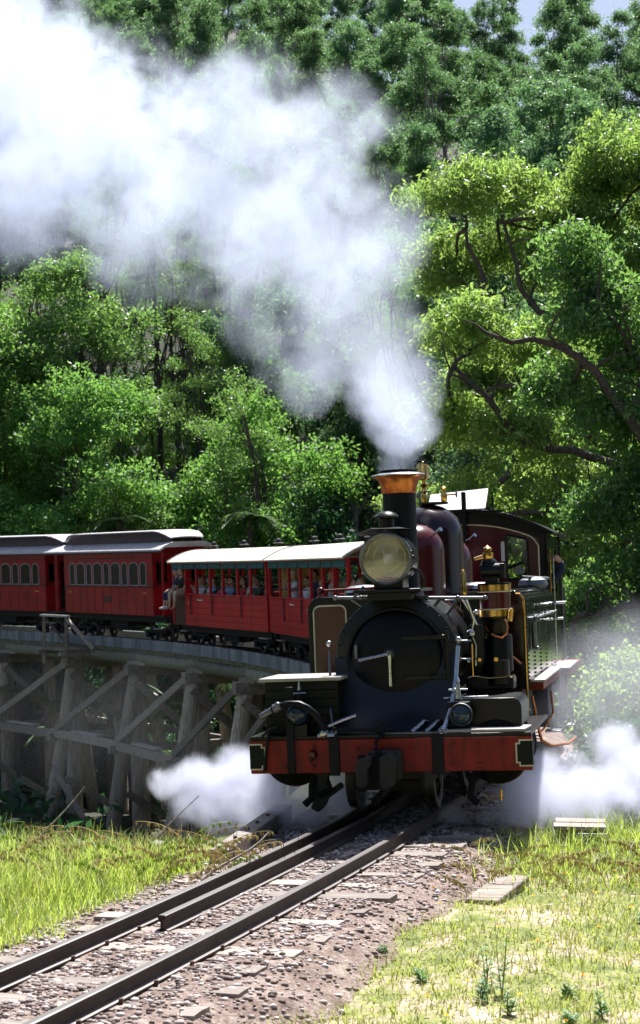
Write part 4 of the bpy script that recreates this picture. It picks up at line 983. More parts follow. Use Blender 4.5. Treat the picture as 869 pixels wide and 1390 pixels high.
def clerestory_coach(s_mid, label):
    L, B = 8.1, 3.36
    t = car_root('clerestory_coach', s_mid, L / 2, label, 'railway coach', 'closed coaches of the train')
    m = t.matrix_basis
    underframe(t, L, .86)
    # side walls with arched windows; 9 windows narrow and wide in turn
    ws = []; y = -2.92
    for k in range(9):
        w = .42 if k % 2 == 0 else .66
        ws.append((y, y + w)); y += w + .135
    holes = [arch_win(a, b, 1.88, 2.66) for a, b in ws]
    for sg in (-1, 1):
        rect = [(-B, 1.86), (B, 1.86), (B, 3.02), (-B, 3.02)]
        w = MB().plate([rect] + holes, sg * .985, sg * 1.0, 'yz').build('side_wall', 'coach_red', t, smooth=0)
        for k, (a, b) in enumerate(ws):
            h = holes[k]
            f = MB().path([(sg * 1.004, p, q) for p, q in h + h[:1]], .018, 5).build('window', 'wood_frame', t)
            MB().plate([h], sg * .988, sg * .993, 'yz').build('pane', 'glass', f, smooth=0)
        MB().box(sg * 1.0, sg * 1.02, -B, B, 1.815, 1.862).build('belt_rail', 'coach_dark', t)
        MB().box(sg * 1.0, sg * 1.018, -B, B, 2.80, 2.83).build('belt_rail', 'coach_dark', t)
        n = 11; pw = 2 * B / n
        for k in range(n):
            y0 = -B + k * pw
            MB().plate([[(y0 + .012, .87), (y0 + pw - .012, .87), (y0 + pw - .012, 1.81), (y0 + .012, 1.81)]], sg * .985, sg * 1.0, 'yz').build('side_panel', 'coach_red', t, smooth=0, bevel=.005)
        MB().box(sg * .96, sg * .986, -B, B, .87, 1.86).build('side_backing', 'coach_dark', t, smooth=0)
        MB().box(sg * 1.002, sg * 1.012, -.32, .22, 1.28, 1.50).build('number_plate', 'coach_dark', t, bevel=.004)
        for y in (-2.9, 2.75): MB().box(sg * 1.001, sg * 1.008, y, y + .28, 1.60, 1.645).build('lettering_plate', 'brass', t)
    # ends with doorway, platforms
    for sg in (-1, 1):
        yy = sg * B
        MB().plate([[(-.985, .87), (.985, .87), (.985, 3.1), (.6, 3.28), (-.6, 3.28), (-.985, 3.1)], [(-.34, .95), (.34, .95), (.34, 2.72), (-.34, 2.72)], [(-.86, 1.9), (-.44, 1.9), (-.44, 2.65), (-.86, 2.65)], [(.44, 1.9), (.86, 1.9), (.86, 2.65), (.44, 2.65)]], yy - .02, yy + .02).build('end_wall', 'coach_red', t, smooth=0)
        MB().box(-1.0, 1.0, min(yy, sg * L / 2), max(yy, sg * L / 2), .83, .88).build('platform', 'under', t)
        ye = sg * (L / 2 - .04)
        for x in (-.96, .96): MB().box(x - .035, x + .035, ye - .035, ye + .035, .85, 3.0).build('platform_post', 'coach_red', t, smooth=0)
        b = MB(); b.box(-.96, -.34, ye - .02, ye + .02, 1.70, 1.76).box(.34, .96, ye - .02, ye + .02, 1.70, 1.76)
        for x in (-.8, -.64, -.48, -.34, .34, .48, .64, .8): b.tube((x, ye, .88), (x, ye, 1.7), .012, .012, 6)
        b.build('platform_gate', 'under', t)
    MB().box(-.98, .98, -B, B, .86, .90).build('floor', 'coach_dark', t)
    for sg in (-1, 1):
        for k in range(5): MB().box(sg * .55 - .35, sg * .55 + .35, -2.9 + k * 1.25, -2.85 + k * 1.25, .9, 1.95).box(sg * .55 - .35, sg * .55 + .35, -2.85 + k * 1.25, -2.45 + k * 1.25, 1.28, 1.34).build('seat', 'seat', t)
    # lower roof
    prof = [(-1.14, 3.03), (-1.12, 3.08), (-.95, 3.19), (-.75, 3.27), (-.58, 3.32), (.58, 3.32), (.75, 3.27), (.95, 3.19), (1.12, 3.08), (1.14, 3.03), (1.1, 3.02), (.9, 3.14), (-.9, 3.14), (-1.1, 3.02)]
    MB().plate([prof], -L / 2 - .06, L / 2 + .06).build('lower_roof', 'lead_roof', t, smooth=30)
    MB().box(-1.06, -1.02, -L / 2, L / 2, 2.965, 3.035).box(1.02, 1.06, -L / 2, L / 2, 2.965, 3.035).build('cant_rail', 'coach_dark', t)
    # clerestory sides, its small lights and the upper roof swept down at the ends
    cl = MB().plate([[(-.62, 3.28), (.62, 3.28), (.60, 3.50), (.63, 3.60), (.72, 3.68), (-.72, 3.68), (-.63, 3.60), (-.60, 3.50)]], -3.45, 3.45).build('clerestory', 'clere', t)
    for sg in (-1, 1):
        MB().box(sg * .60, sg * .612, -3.4, 3.4, 3.33, 3.35).build('moulding', 'clere_roof', cl)
    b = MB(); secs = [(-4.0, -.24, .80), (-3.75, -.13, .90), (-3.45, -.04, .98), (-3.1, 0, 1), (3.1, 0, 1), (3.45, -.04, .98), (3.75, -.13, .90), (4.0, -.24, .80)]
    xs_ = np.linspace(-.78, .78, 13)
    for y, dz, sc in secs:
        for x in xs_: b.v.append((x * sc, y, 3.735 + dz - .035 * (x / .78) ** 2))
        for x in xs_[::-1]: b.v.append((x * sc, y, 3.735 + dz - .035 - .035 * (x / .78) ** 2))
    n = 26
    b.f += [(i * n + j, i * n + (j + 1) % n, (i + 1) * n + (j + 1) % n, (i + 1) * n + j) for i in range(len(secs) - 1) for j in range(n)] + [tuple(range(n)), tuple(range((len(secs) - 1) * n, len(secs) * n))]
    b.build('upper_roof', 'lead_roof', t, smooth=30)
    for sg in (-1, 1):
        for sy in (-1, 1): MB().add([(sg * .6, sy * 3.45, 3.3), (sg * .6, sy * 4.0, 3.3), (sg * .6, sy * 4.0, 3.36), (sg * .6, sy * 3.45, 3.6), (sg * .57, sy * 3.45, 3.3), (sg * .57, sy * 4.0, 3.3), (sg * .57, sy * 4.0, 3.36), (sg * .57, sy * 3.45, 3.6)], [(0, 1, 2, 3), (7, 6, 5, 4), (1, 5, 6, 2), (3, 2, 6, 7)]).build('clerestory_end', 'clere', cl)
    return t, m

def open_car(s_mid, label, near_gate):
    L = 8.0
    t = car_root('open_car', s_mid, L / 2, label, 'railway coach', 'open sided cars of the train')
    underframe(t, L, .64)
    posts = [-3.96, -2.75, -1.75, -.55, .55, 1.75, 2.75, 3.96]
    MB().box(-.98, .98, -L / 2, L / 2, .62, .68).build('floor', 'coach_dark', t)
    for sg in (-1, 1):
        top = 1.60
        for k in range(5):
            y1 = 2.75 if (sg < 0 and near_gate) else L / 2
            MB().box(sg * .985, sg * 1.01, -L / 2, y1, .645 + k * .19, .645 + k * .19 + .184).build('plank', 'open_red', t, smooth=0, bevel=.005)
        if near_gate and sg < 0:
            MB().box(sg * .97, sg * .99, 2.75, L / 2, .645, 1.56).build('side_gate', 'coach_dark', t)
        MB().box(sg * .96, sg * 1.03, -L / 2, L / 2, 1.60, 1.645).build('sill_rail', 'open_red', t, bevel=.005)
        for y in posts: MB().box(sg * .94, sg * 1.015, y - .045, y + .045, .66, 2.60).build('post', 'open_red', t, smooth=0, bevel=.006)
        MB().box(sg * .95, sg * 1.03, -L / 2, L / 2, 2.56, 2.64).build('cant_rail', 'open_red', t)
        for a, c in zip(posts[:-1], posts[1:]):
            MB().box(sg * 1.02, sg * 1.04, a + .05, c - .05, 2.44, 2.60).tube((sg * 1.03, a + .05, 2.45), (sg * 1.03, c - .05, 2.45), .028, .028, 8).build('roller_blind', 'blind', t)
        MB().tube((sg * .99, -L / 2, 1.86), (sg * .99, L / 2, 1.86), .014, .014, 6).tube((sg * .99, -L / 2, 2.08), (sg * .99, L / 2, 2.08), .010, .010, 6).build('guard_bar', 'under', t)
        for y in (-2.1, .3, 2.2): MB().path([(sg * 1.04, y, 1.62), (sg * 1.05, y, 1.25), (sg * 1.04, y, 1.0)], .018, 6).build('door_strap', 'under', t)
        MB().box(sg * 1.01, sg * 1.016, 1.2, 1.7, 1.44, 1.475).build('lettering_plate', 'cream', t)
    for sg in (-1, 1):
        MB().plate([[(-.96, .66), (.96, .66), (.96, 1.62), (-.96, 1.62)]], sg * 3.97 - .02, sg * 3.97 + .02).build('end_wall', 'open_red', t, smooth=0)
    if not near_gate: MB().plate([[(-.96, .66), (.3, .66), (.3, 2.6), (-.96, 2.6)]], 2.70, 2.73).build('partition', 'yellow_wall', t, smooth=0)
    for y in (-2.6, -1.5, -.3, .8, 1.9, 3.2):
        MB().box(-.9, .9, y - .2, y + .2, 1.05, 1.10).box(-.9, .9, y + .2, y + .24, 1.05, 1.55).box(-.9, .9, y - .15, y + .15, .68, 1.05).build('bench', 'seat', t)
    n = 17; xs_ = np.linspace(-1.13, 1.13, n)
    top = [(x, 3.02 - .36 * (abs(x) / 1.13) ** 2.0) for x in xs_]
    MB().plate([top + [(x, z - .035) for x, z in top[::-1]]], -L / 2 - .12, L / 2 + .12).build('roof', 'canvas', t, smooth=30)
    for sg in (-1, 1): MB().path([(x * 1.005, sg * (L / 2 + .12), z + .005) for x, z in top], .022, 6).build('roof_edge', 'wood_frame', t)
    for y in (-2.6, 0.1, 2.7):
        MB().lathe([(.05, 3.0), (.05, 3.10), (.16, 3.11), (.16, 3.13), (.07, 3.16), (.09, 3.19), (.07, 3.24), (0, 3.27)], (0, y, 0), 'z', 14).build('roof_ventilator', 'under', t)
    return t

coachA, mA = clerestory_coach(44.05, 'closed red coach with clerestory roof and nine arched windows, just behind the open cars')
coachB, mB = clerestory_coach(52.35, 'closed red coach with clerestory roof, cut off by the picture edge')
open1 = open_car(35.05, 'red open sided car with riders sitting on the sill and a pale canvas roof', True)
open2 = open_car(26.65, 'red open sided car partly behind the engine, with a pale canvas roof', False)
open3 = open_car(18.3, 'red open sided car wholly behind the engine cab', False) if False else None

m1, m2 = (Matrix.LocRotScale(o.location, o.rotation_euler, None) for o in (open1, open2))
P = person
P(m1, (-.93, 3.62, 1.60), 'sit_out', 'cap', 'lap', 'navy', 'navy', 'bluecap', 'person in dark clothes and blue cap sitting on the sill, white shoes dangling', bare=True, shoes=CL['white'])
P(m1, (-.98, 3.10, 1.60), 'sit_out', 'long', 'lap', 'black', 'cream', 'blonde', 'fair haired person in black top and pale trousers sitting with bare feet dangling', shoes=SKIN, bare=True, rz=R(20))
g = 'riders inside the open cars'
P(m1, (-.52, 2.60, 1.32), 'sit_in', 'short', 'raised', 'white', 'grey', 'brown', 'rider in white just right of the two sitting on the sill', g, rz=R(-15))
P(m1, (-.45, -1.75, 1.34), 'sit_in', 'short', 'lap', 'white', 'navy', 'grey', 'grey haired rider in white in the bay next to the dark green shirt', g, rz=R(30))
P(m1, (-.50, .62, 1.30), 'sit_in', 'short', 'hang', 'pink', 'navy', 'blonde', 'small fair rider in pink between two posts of the open car', g, rz=R(10), scale=.9)
P(m1, (-.48, 1.8, 1.32), 'sit_in', 'cap', 'lap', 'white', 'blue', 'bluecap', 'rider in white with a blue cap behind the wall of the open car', g, rz=R(-30))
P(m2, (-.52, 1.45, 1.32), 'sit_in', 'long', 'lap', 'white', 'navy', 'dark', 'dark haired rider in white beyond the yellow partition', g, rz=R(15))
for i, (y, x, arm, hair, sh_, tr_, hc, lab) in enumerate([
    (2.35, -.70, 'raised', 'short', 'white', 'blue', 'blonde', 'person in white shirt beside the first red post, one arm raised'),
    (1.35, -.66, 'hang', 'short', 'blue', 'grey', 'brown', 'rider in light blue shirt bent over the sill of the open car'),
    (.95, -.30, 'lap', 'long', 'black', 'navy', 'dark', 'rider in black sitting in shadow behind the one in light blue'),
    (.20, -.72, 'lap', 'short', 'white', 'blue', 'brown', 'child in white shirt looking out over the red side wall'),
    (-.15, -.62, 'raised', 'short', 'blue', 'navy', 'dark', 'rider in pale blue holding a camera near the middle post'),
    (-1.15, -.55, 'lap', 'long', 'red', 'navy', 'brown', 'rider in dark red top seated in the middle bay'),
    (-2.2, -.80, 'hang', 'short', 'darkgreen', 'navy', 'dark', 'rider in dark green patterned shirt with both arms hanging over the wall'),
    (-2.9, -.45, 'lap', 'long', 'teal', 'navy', 'brown', 'rider in teal top seated near the car end')]):
    P(m1, (max(x, -.52), y, 1.30), 'sit_in', hair, arm, sh_, tr_, hc, lab, g, rz=R(random.uniform(-25, 25)), skin=SKIN2 if i % 3 == 0 else None, sleeves=i % 2 == 0)
for i, (y, x, arm, hair, sh_, tr_, hc, pose, lab) in enumerate([
    (2.25, -.70, 'raised', 'cap', 'white', 'grey', 'whitecap', 'stand', 'standing person in white with a white cap by the yellow partition'),
    (.65, -.55, 'down', 'short', 'navy', 'navy', 'dark', 'stand', 'standing person in dark jacket between two red posts'),
    (-.15, -.78, 'hang', 'long', 'pink', 'grey', 'brown', 'sit_in', 'person in pink shirt with an arm hanging out over the red wall'),
    (-.9, -.5, 'down', 'short', 'grey', 'navy', 'brown', 'stand', 'person in grey shirt standing behind the one in pink'),
    (-2.35, -.7, 'lap', 'long', 'cream', 'navy', 'brown', 'sit_in', 'long haired rider in cream top near the engine'),
    (-3.1, -.8, 'lap', 'short', 'white', 'grey', 'brown', 'sit_in', 'man in white shirt looking out just above the side tank'),
    (-3.5, -.8, 'hang', 'long', 'white', 'navy', 'blonde', 'sit_in', 'fair haired rider in white leaning out beside the headlamp')]):
    P(m2, (max(x, -.52) if pose == 'sit_in' else x, y, 1.30 if pose == 'sit_in' else 1.50), pose, hair, arm, sh_, tr_, hc, lab, g, rz=R(random.uniform(-25, 25)), skin=SKIN2 if i % 3 == 1 else None, sleeves=i % 2 == 1)
for k, y in enumerate((-2.0, -.3, 1.6)):
    P(mA if False else Matrix.LocRotScale(coachA.location, coachA.rotation_euler, None), (-.5, y, 1.36), 'sit_in', 'short', 'lap', ('white', 'red', 'blue')[k], 'navy', 'brown',
      ('passenger in white behind the right windows of the closed coach', 'passenger in red behind the middle windows of the closed coach', 'passenger in blue behind the left windows of the closed coach')[k])

# the driver leaning out of the cab, hand on the rail
seg = []
hd = Vector((.80, 6.35, 2.38))
seg += [((.70, 6.55, 1.62), .15, (.72, 6.5, 1.95), .15, SH), ((.70, 6.30, 2.08), .08, (.74, 6.72, 2.08), .08, SH), ((.74, 6.5, 2.1), .06, (.78, 6.42, 2.24), .05, SK)]
seg += head_segs(hd, (0.3, -1, 0), 'cap')
seg += [((.75, 6.30, 2.06), .065, (1.10, 6.35, 2.10), .06, SH), ((1.10, 6.35, 2.10), .06, (1.22, 6.25, 2.24), .055, SH), ((1.22, 6.25, 2.24), .055, (1.22, 6.24, 2.30), .052, SH), ((1.22, 6.24, 2.30), .034, (1.205, 6.22, 2.36), .032, SK)]
seg += [((.74, 6.7, 2.06), .065, (.55, 6.8, 1.8), .05, SH), ((.55, 6.8, 1.8), .05, (.45, 6.6, 1.65), .04, SH), ((.66, 6.6, 1.1), .1, (.68, 6.58, 1.62), .14, TR)]
w = Vector((1.205, 6.22, 2.36)); dv = Vector((-.55, -.25, .45)).normalized(); u = Vector((.1, -1, -.3)).normalized(); v = Vector((-.4, .1, -.9)).normalized()
seg += [(w, .036, w + dv * .05, .046, SK), (w + dv * .05 + u * .03, .030, w + dv * .06 - u * .03, .030, SK)]
for q, l in ((-.042, .062), (-.015, .074), (.013, .070), (.040, .055)):
    a = w + dv * .085 + u * q; m_ = a + dv * l * .45 + v * .015; e = m_ + v * l * .6
    seg += [(a, .0125, m_, .0115, SK), (m_, .0115, e, .010, SK)]
a = w + dv * .03 + u * .045; seg += [(a, .014, a + dv * .035 + u * .028, .012, SK), (a + dv * .035 + u * .028, .012, a + dv * .06 + u * .02 + v * .02, .010, SK)]
dm = capsules_to_body('person', seg, 0.014)
for m_ in (SKIN, CL['navy'], CL['navy'], HAIR['bluecap'], CL['black']): dm.materials.append(m_)
o = bpy.data.objects.new('person', dm); col.objects.link(o)
o.matrix_world = Matrix.LocRotScale(loco.location, loco.rotation_euler, None)
tag(o, 'engine driver in dark blue leaning an arm out of the cab, fist on the rail', 'person')

# ------------------------------------------------------------------ timber trestle bridge
br = thing('trestle_bridge', 'curved timber trestle bridge of weathered grey logs carrying the train', 'bridge', track(30, 0, 0))
brm = Matrix.Translation(-br.location)
def T(s, off, z): return track(s, off, 0) * 1.0 + Vector((0, 0, z - RAIL)) - br.location - Vector((0, 0, off * math.sin(CANT)))
edge = []
for k in range(5):
    b = MB(); n = 4
    w, h = .235, .33
    b.v += [(-.05 + random.uniform(-.012, .012), -w / 2 + (i % 2) * w + random.uniform(-.012, .012), z + random.uniform(-.02, .02)) for z in (-h / 2, 0, h / 2) for i in (0, 1)]
    b.v += [(.05, -w / 2 + (i % 2) * w, z) for z in (-h / 2, 0, h / 2) for i in (0, 1)]
    b.f += [(0, 1, 3, 2), (2, 3, 5, 4), (6, 8, 9, 7), (8, 10, 11, 9), (0, 6, 7, 1), (4, 5, 11, 10), (0, 2, 8, 6), (2, 4, 10, 8), (1, 7, 9, 3), (3, 9, 11, 5)]
    me = b.mesh('edge_board', 20); me.materials.append(M['deckwood']); edge.append(me)
s = 17.5; k = 0
while s < 58:
    p = T(s, -1.62, -.085)
    place('edge_board', edge[k % 5], br, p, (random.uniform(-.03, .03), 0, heading(s) + random.uniform(-.02, .02)))
    s += .248; k += 1
for i, s in enumerate(np.arange(12, 58, 2.5)):
    for off in (1.6,): MB().beam(T(s, off, -.06), T(s + 2.48, off, -.06), .2, .3).build('kerb_beam', 'deckwood', br, smooth=0, bevel=.01)
b = MB()
s = 12.0
while s < 58: b.beam(T(s, -1.54, -.30), T(s, 1.6, -.30), .24, .16); s += .27
b.build('transoms', 'logwood', br, smooth=0, kind='stuff')
bents = [14.0, 18.2, 22.4, 26.6, 31.0, 35.8, 40.8, 45.9, 51.0, 56.0]
for a, c in zip([11.2] + bents, bents + [59]):
    for off in (-1.42, -.5, .5, 1.42):
        pts = [T(a - .3 + (c - a + .6) * q, off, -.56 + (.04 if q in (0, 1) else -.02)) for q in (0, .2, .5, .8, 1)]
        MB().path(pts, [.19, .22, .21, .22, .19], 10).build('stringer', 'logwood', br)
def logpost(p0, p1, r0, r1, seed, name='post'):
    p0, p1 = Vector(p0), Vector(p1); b = MB(); n = 9; k = 9; u, w = ortho(p1 - p0)
    for i in range(k):
        q = i / (k - 1); c = p0.lerp(p1, q) + (u * math.sin(seed + q * 3) + w * math.cos(seed * 2 + q * 4)) * .03
        r = r0 + (r1 - r0) * q
        b.v += [tuple(c + (u * math.cos(2 * math.pi * j / n) + w * math.sin(2 * math.pi * j / n)) * r * (1 + .07 * math.sin(seed * 3 + j * 2.3 + i * .4))) for j in range(n)]
    b.f += [(i * n + j, i * n + (j + 1) % n, (i + 1) * n + (j + 1) % n, (i + 1) * n + j) for i in range(k - 1) for j in range(n)] + [tuple(range(n)), tuple(range((k - 1) * n, k * n))]
    return b.build(name, 'post', br, smooth=60)
for i, s in enumerate(bents):
    MB().beam(T(s, -1.95, -.95), T(s, 1.95, -.95), .36, .36).build('cap_beam', 'brace', br, smooth=0, bevel=.02)
    MB().beam(T(s - .75, -1.44, -.72), T(s + .75, -1.44, -.72), .3, .16).build('corbel', 'brace', br, smooth=0, bevel=.02)
    zb = -8.2 if s > 17 else -5
    for off, dx, r, ds in ((-1.60, -1.10, .23, 0), (-1.25, .05, .27, .40), (.35, .15, .22, 0), (1.55, 1.1, .22, 0)):
        logpost(T(s + ds * (1 if off < 0 else 0), off, -1.12), T(s + ds + .1 * math.sin(i * 3 + off), off + dx, zb), r, r * 1.18, i * 1.7 + off)
    # transverse bracing inside the bent
    MB().beam(T(s - .26, -1.75, -1.3), T(s - .26, 1.9, -4.4), .09, .24).build('cross_brace', 'brace', br, smooth=0)
    MB().beam(T(s - .26, -2.0, -5.0), T(s - .26, 2.0, -7.4), .09, .24).build('cross_brace', 'brace', br, smooth=0)
    MB().beam(T(s + .1, -2.5, -3.55), T(s + .1, 2.3, -3.55), .2, .26).build('sash_beam', 'brace', br, smooth=0, bevel=.01)
for i, (a, c) in enumerate(zip(bents[:-1], bents[1:])):
    # longitudinal girt and diagonal on the creek side
    MB().beam(T(a - .35, -2.22, -3.42 - .03 * (i % 2)), T(c + .35, -2.22, -3.42 - .03 * (i % 2)), .13, .28).build('girt', 'brace', br, smooth=0, bevel=.01)
    MB().beam(T(a + .2, -1.88, -1.05), T(c - .1, -2.30, -3.25), .10, .23).build('diagonal_brace', 'brace', br, smooth=0, bevel=.01)
    MB().beam(T(a, 2.2, -3.5), T(c, 2.2, -3.5), .16, .22).build('girt', 'brace', br, smooth=0, bevel=.01)
    if i % 2: MB().beam(T(a, 1.88, -1.2), T(c, 2.2, -3.4), .1, .2).build('diagonal_brace', 'brace', br, smooth=0)
    if i % 2 == 0: MB().beam(T(a + .1, -2.75, -6.8), T(c - .2, -2.45, -4.6), .10, .2).build('diagonal_brace', 'brace', br, smooth=0)
    for q in (-1.9, -2.0): MB().beam(T((a + c) / 2 - .9, q - .2, -3.25), T((a + c) / 2 + 1.1, q - .25, -3.24), .2, .05).build('lit_girt_top', 'board_top', br, smooth=0)  # pale strips put the sunlit tops of the girts into colour
# refuge platform with a rail
rf = MB().beam(T(44.4, -2.1, -.42), T(46.4, -2.1, -.42), .9, .08).build('refuge_deck', 'brace', br, smooth=0)
for s in (44.5, 46.3):
    MB().beam(T(s, -2.5, -.95), T(s, -2.5, .72), .11, .11).build('rail_post', 'brace', rf, smooth=0)
    MB().beam(T(s, -1.6, -.55), T(s, -2.75, -.55), .14, .14).build('bearer', 'brace', rf, smooth=0)
MB().beam(T(44.3, -2.5, .76), T(46.5, -2.5, .76), .14, .07).build('top_rail', 'board_top', rf, smooth=0)
MB().beam(T(44.5, -2.5, .70), T(42.9, -2.2, -.35), .10, .10).build('strut', 'brace', rf, smooth=0)
MB().beam(T(46.3, -2.5, .70), T(46.0, -1.8, -.2), .08, .08).build('strut', 'brace', rf, smooth=0)
# ------------------------------------------------------------------ trees
def rand_dirs(n, zmin=-1.0, r=rng):
    z = r.uniform(zmin, 1, n); a = r.uniform(0, 2 * np.pi, n); q = np.sqrt(1 - z * z)
    return np.column_stack([q * np.cos(a), q * np.sin(a), z])
def leaf_quads(c, length, width, droop, outward=None):
    """c (N,3) leaf centres -> diamond leaves, hanging by droop"""
    n = len(c)
    d = rand_dirs(n); d[:, 2] -= droop
    if outward is not None: d += outward * 0.6
    d /= np.linalg.norm(d, axis=1)[:, None]
    w = np.cross(d, rand_dirs(n)); w /= np.maximum(np.linalg.norm(w, axis=1), 1e-6)[:, None]
    L = length * rng.uniform(.6, 1.3, n)[:, None]; W = width * rng.uniform(.7, 1.3, n)[:, None]
    v = np.stack([c - d * L / 2, c + w * W / 2, c + d * L / 2, c - w * W / 2], 1).reshape(-1, 3)
    return v, np.arange(n * 4).reshape(-1, 4)
def crown_points(blobs, sub_per_m2, sub_r, leaves_per_sub, flat=.75, zmin=-.55):
    """leaf centres gathered in small clumps over the surface of each lobe, with gaps between"""
    out = []; outw = []
    for (x, y, z, r) in blobs:
        ns = max(5, int(4 * math.pi * r * r * sub_per_m2))
        d = rand_dirs(ns, zmin)
        rr = r * rng.uniform(.55, 1.12, ns)[:, None]
        c = np.array([x, y, z]) + d * rr * np.array([1, 1, .85])
        sr = sub_r * rng.uniform(.6, 1.35, ns)
        k = leaves_per_sub
        p = rng.normal(0, 1, (ns, k, 3)) * np.array([1, 1, flat]) * .55 * sr[:, None, None]
        out.append((c[:, None] + p).reshape(-1, 3)); outw.append(np.repeat(d, k, 0))
    return np.vstack(out), np.vstack(outw)
def crown_mesh(blobs, mat, spm, sr, lps, L, W, droop, name='crown', flat=.75, zmin=-.55):
    p, o = crown_points(blobs, spm, sr, lps, flat, zmin)
    v, f = leaf_quads(p, L, W, droop, o * .5)
    return fast_mesh(name, v, f, mat)
def limb(b, p0, p1, r0, r1, n=7, k=7, sag=.0, seed=0, wig=.06):
    p0, p1 = Vector(p0), Vector(p1); L = (p1 - p0).length
    rr = random.Random(seed); o1 = Vector([rr.uniform(-1, 1) for _ in range(3)]) * L * wig; o2 = Vector([rr.uniform(-1, 1) for _ in range(3)]) * L * wig
    pts = []
    for i in range(k):
        t = i / (k - 1)
        pts.append(p0.lerp(p1, t) + o1 * math.sin(math.pi * t) + o2 * math.sin(2 * math.pi * t) + Vector((0, 0, sag * L * math.sin(math.pi * t))))
    b.path(pts, [r0 + (r1 - r0) * i / (k - 1) for i in range(k)], n)
    return pts
def trunk_mesh(H, r, blobs, seed, mat='bark', lean=.3, split=.35, side=7, name='trunk', twigs=2):
    b = MB(); rr = random.Random(seed)
    top = Vector((rr.uniform(-1, 1) * lean, rr.uniform(-1, 1) * lean, H * .86))
    sp = limb(b, (0, 0, -1.2), top, r, r * .25, side, 12, seed=seed, wig=.03)
    for i, (x, y, z, br_) in enumerate(blobs):
        t = max(split, min(.95, z / H - .18)); a = sp[int(t * 11)]
        q = Vector((x, y, z + br_ * .2))
        bp = limb(b, a, q, r * .45 * (1 - t * .6), r * .08, max(4, side - 2), 6, seed=seed * 7 + i, wig=.08)
        for j in range(twigs):
            dd = Vector(rand_dirs(1, -.2)[0].tolist()) * br_ * .85
            limb(b, bp[3], q + dd, r * .16, r * .04, 4, 4, seed=seed * 31 + i * 5 + j, wig=.06)
    me = b.mesh(name, 60); me.materials.append(M[mat]); return me

VAR = {}
def sublobe(blobs, n, f0, f1, zmin=-.4):
    out = []
    for (x, y, z, r) in blobs:
        for d in rand_dirs(n, zmin): out.append((x + d[0] * r * .62, y + d[1] * r * .62, z + d[2] * r * .55, r * rng.uniform(f0, f1)))
    return out
def make_variant(key, H, blobs, mat, trunk_r, bark, spm, sr, lps, L, W, droop, sub=0, **kw):
    if sub:
        VAR[key] = (trunk_mesh(H, trunk_r, blobs, sum(map(ord, key)), bark, side=6, twigs=1), crown_mesh(sublobe(blobs, sub, .38, .58), mat, spm, sr, lps, L, W, droop, **kw)); return
    VAR[key] = (trunk_mesh(H, trunk_r, blobs, hash(key) % 97 if isinstance(key, int) else sum(map(ord, key)), bark, side=6, twigs=1), crown_mesh(blobs, mat, spm, sr, lps, L, W, droop, **kw))
def gum_blobs(H, n, spread, z0, rmin, rmax, seed):
    r = random.Random(seed); bl = []
    for i in range(n):
        t = (i + .5) / n; z = H * (z0 + (1 - z0) * t) - .6; a = i * 2.4 + r.uniform(-.6, .6)
        s = spread * (math.sin(math.pi * min(1, .18 + .80 * t)) ** .8) * r.uniform(.5, 1.0)
        bl.append((s * math.cos(a), s * math.sin(a), z, r.uniform(rmin, rmax) * (1.15 - .35 * t)))
    return bl
for i, (H, n, sp, z0) in enumerate(((17, 9, 1.8, .36), (16, 8, 2.0, .42), (19, 10, 1.6, .40), (14, 8, 2.3, .36), (17, 8, 2.3, .52))):
    make_variant('gum%d' % i, H, gum_blobs(H, n, sp, z0, 1.3, 2.0, 10 + i), 'leaf_far', .17, 'bark_pale' if i % 2 else 'bark', 2.8, .34, 22, .22, .09, .55, sub=6)
for i, (H, n, sp, z0) in enumerate(((9, 10, 2.4, .25), (10, 11, 2.6, .28), (8, 9, 2.3, .22))):
    make_variant('wattle%d' % i, H, gum_blobs(H, n, sp, z0, 1.2, 1.7, 30 + i), 'leaf_wattle' if i != 1 else 'leaf_gum', .15, 'bark', 4.2, .26, 27, .13, .06, .1, sub=6)
for i, (H, n, sp, z0) in enumerate(((19, 8, 1.5, .62), (17, 7, 1.7, .58), (20, 9, 1.4, .66))):
    make_variant('tall%d' % i, H, gum_blobs(H, n, sp, z0, .8, 1.3, 50 + i), 'leaf_gum', .19, 'bark', 2.6, .34, 24, .15, .06, .5, sub=4)
for i, (H, n, sp, z0) in enumerate(((15, 15, 3.0, .22), (13, 14, 2.8, .2))):
    make_variant('near%d' % i, H, gum_blobs(H, n, sp, z0, 1.2, 1.8, 90 + i), 'leaf_near' if i == 0 else 'leaf_gum', .2, 'bark', 5.0, .26, 20, .17, .06, .6, sub=7)
for i, (H, n, sp, z0) in enumerate(((20, 8, 1.5, .55), (18, 7, 1.8, .5))):
    make_variant('pale%d' % i, H, gum_blobs(H, n, sp, z0, 1.2, 1.8, 120 + i), 'leaf_far', .24, 'bark_pale', 2.8, .34, 22, .22, .09, .6, sub=6)
for i, (H, n, sp, z0) in enumerate(((7, 9, 2.0, .15), (8, 10, 2.3, .2))):
    make_variant('dark%d' % i, H, gum_blobs(H, n, sp, z0, 1.2, 1.7, 70 + i), 'leaf_dark', .14, 'bark', 2.4, .40, 30, .2, .09, .3)
def plant_tree(key, x, y, sc, label, group=None, name='gum_tree', z=None, rot=None, cat='tree'):
    z = float(ground_z(x, y)) - .2 if z is None else z
    t = thing(name, label, cat, (x, y, z), (0, 0, random.uniform(0, 6.28) if rot is None else rot), group)
    s = (sc * random.uniform(.94, 1.06), sc * random.uniform(.94, 1.06), sc)
    place('trunk', VAR[key][0], t, scale=s); place('crown', VAR[key][1], t, scale=s)
    return t

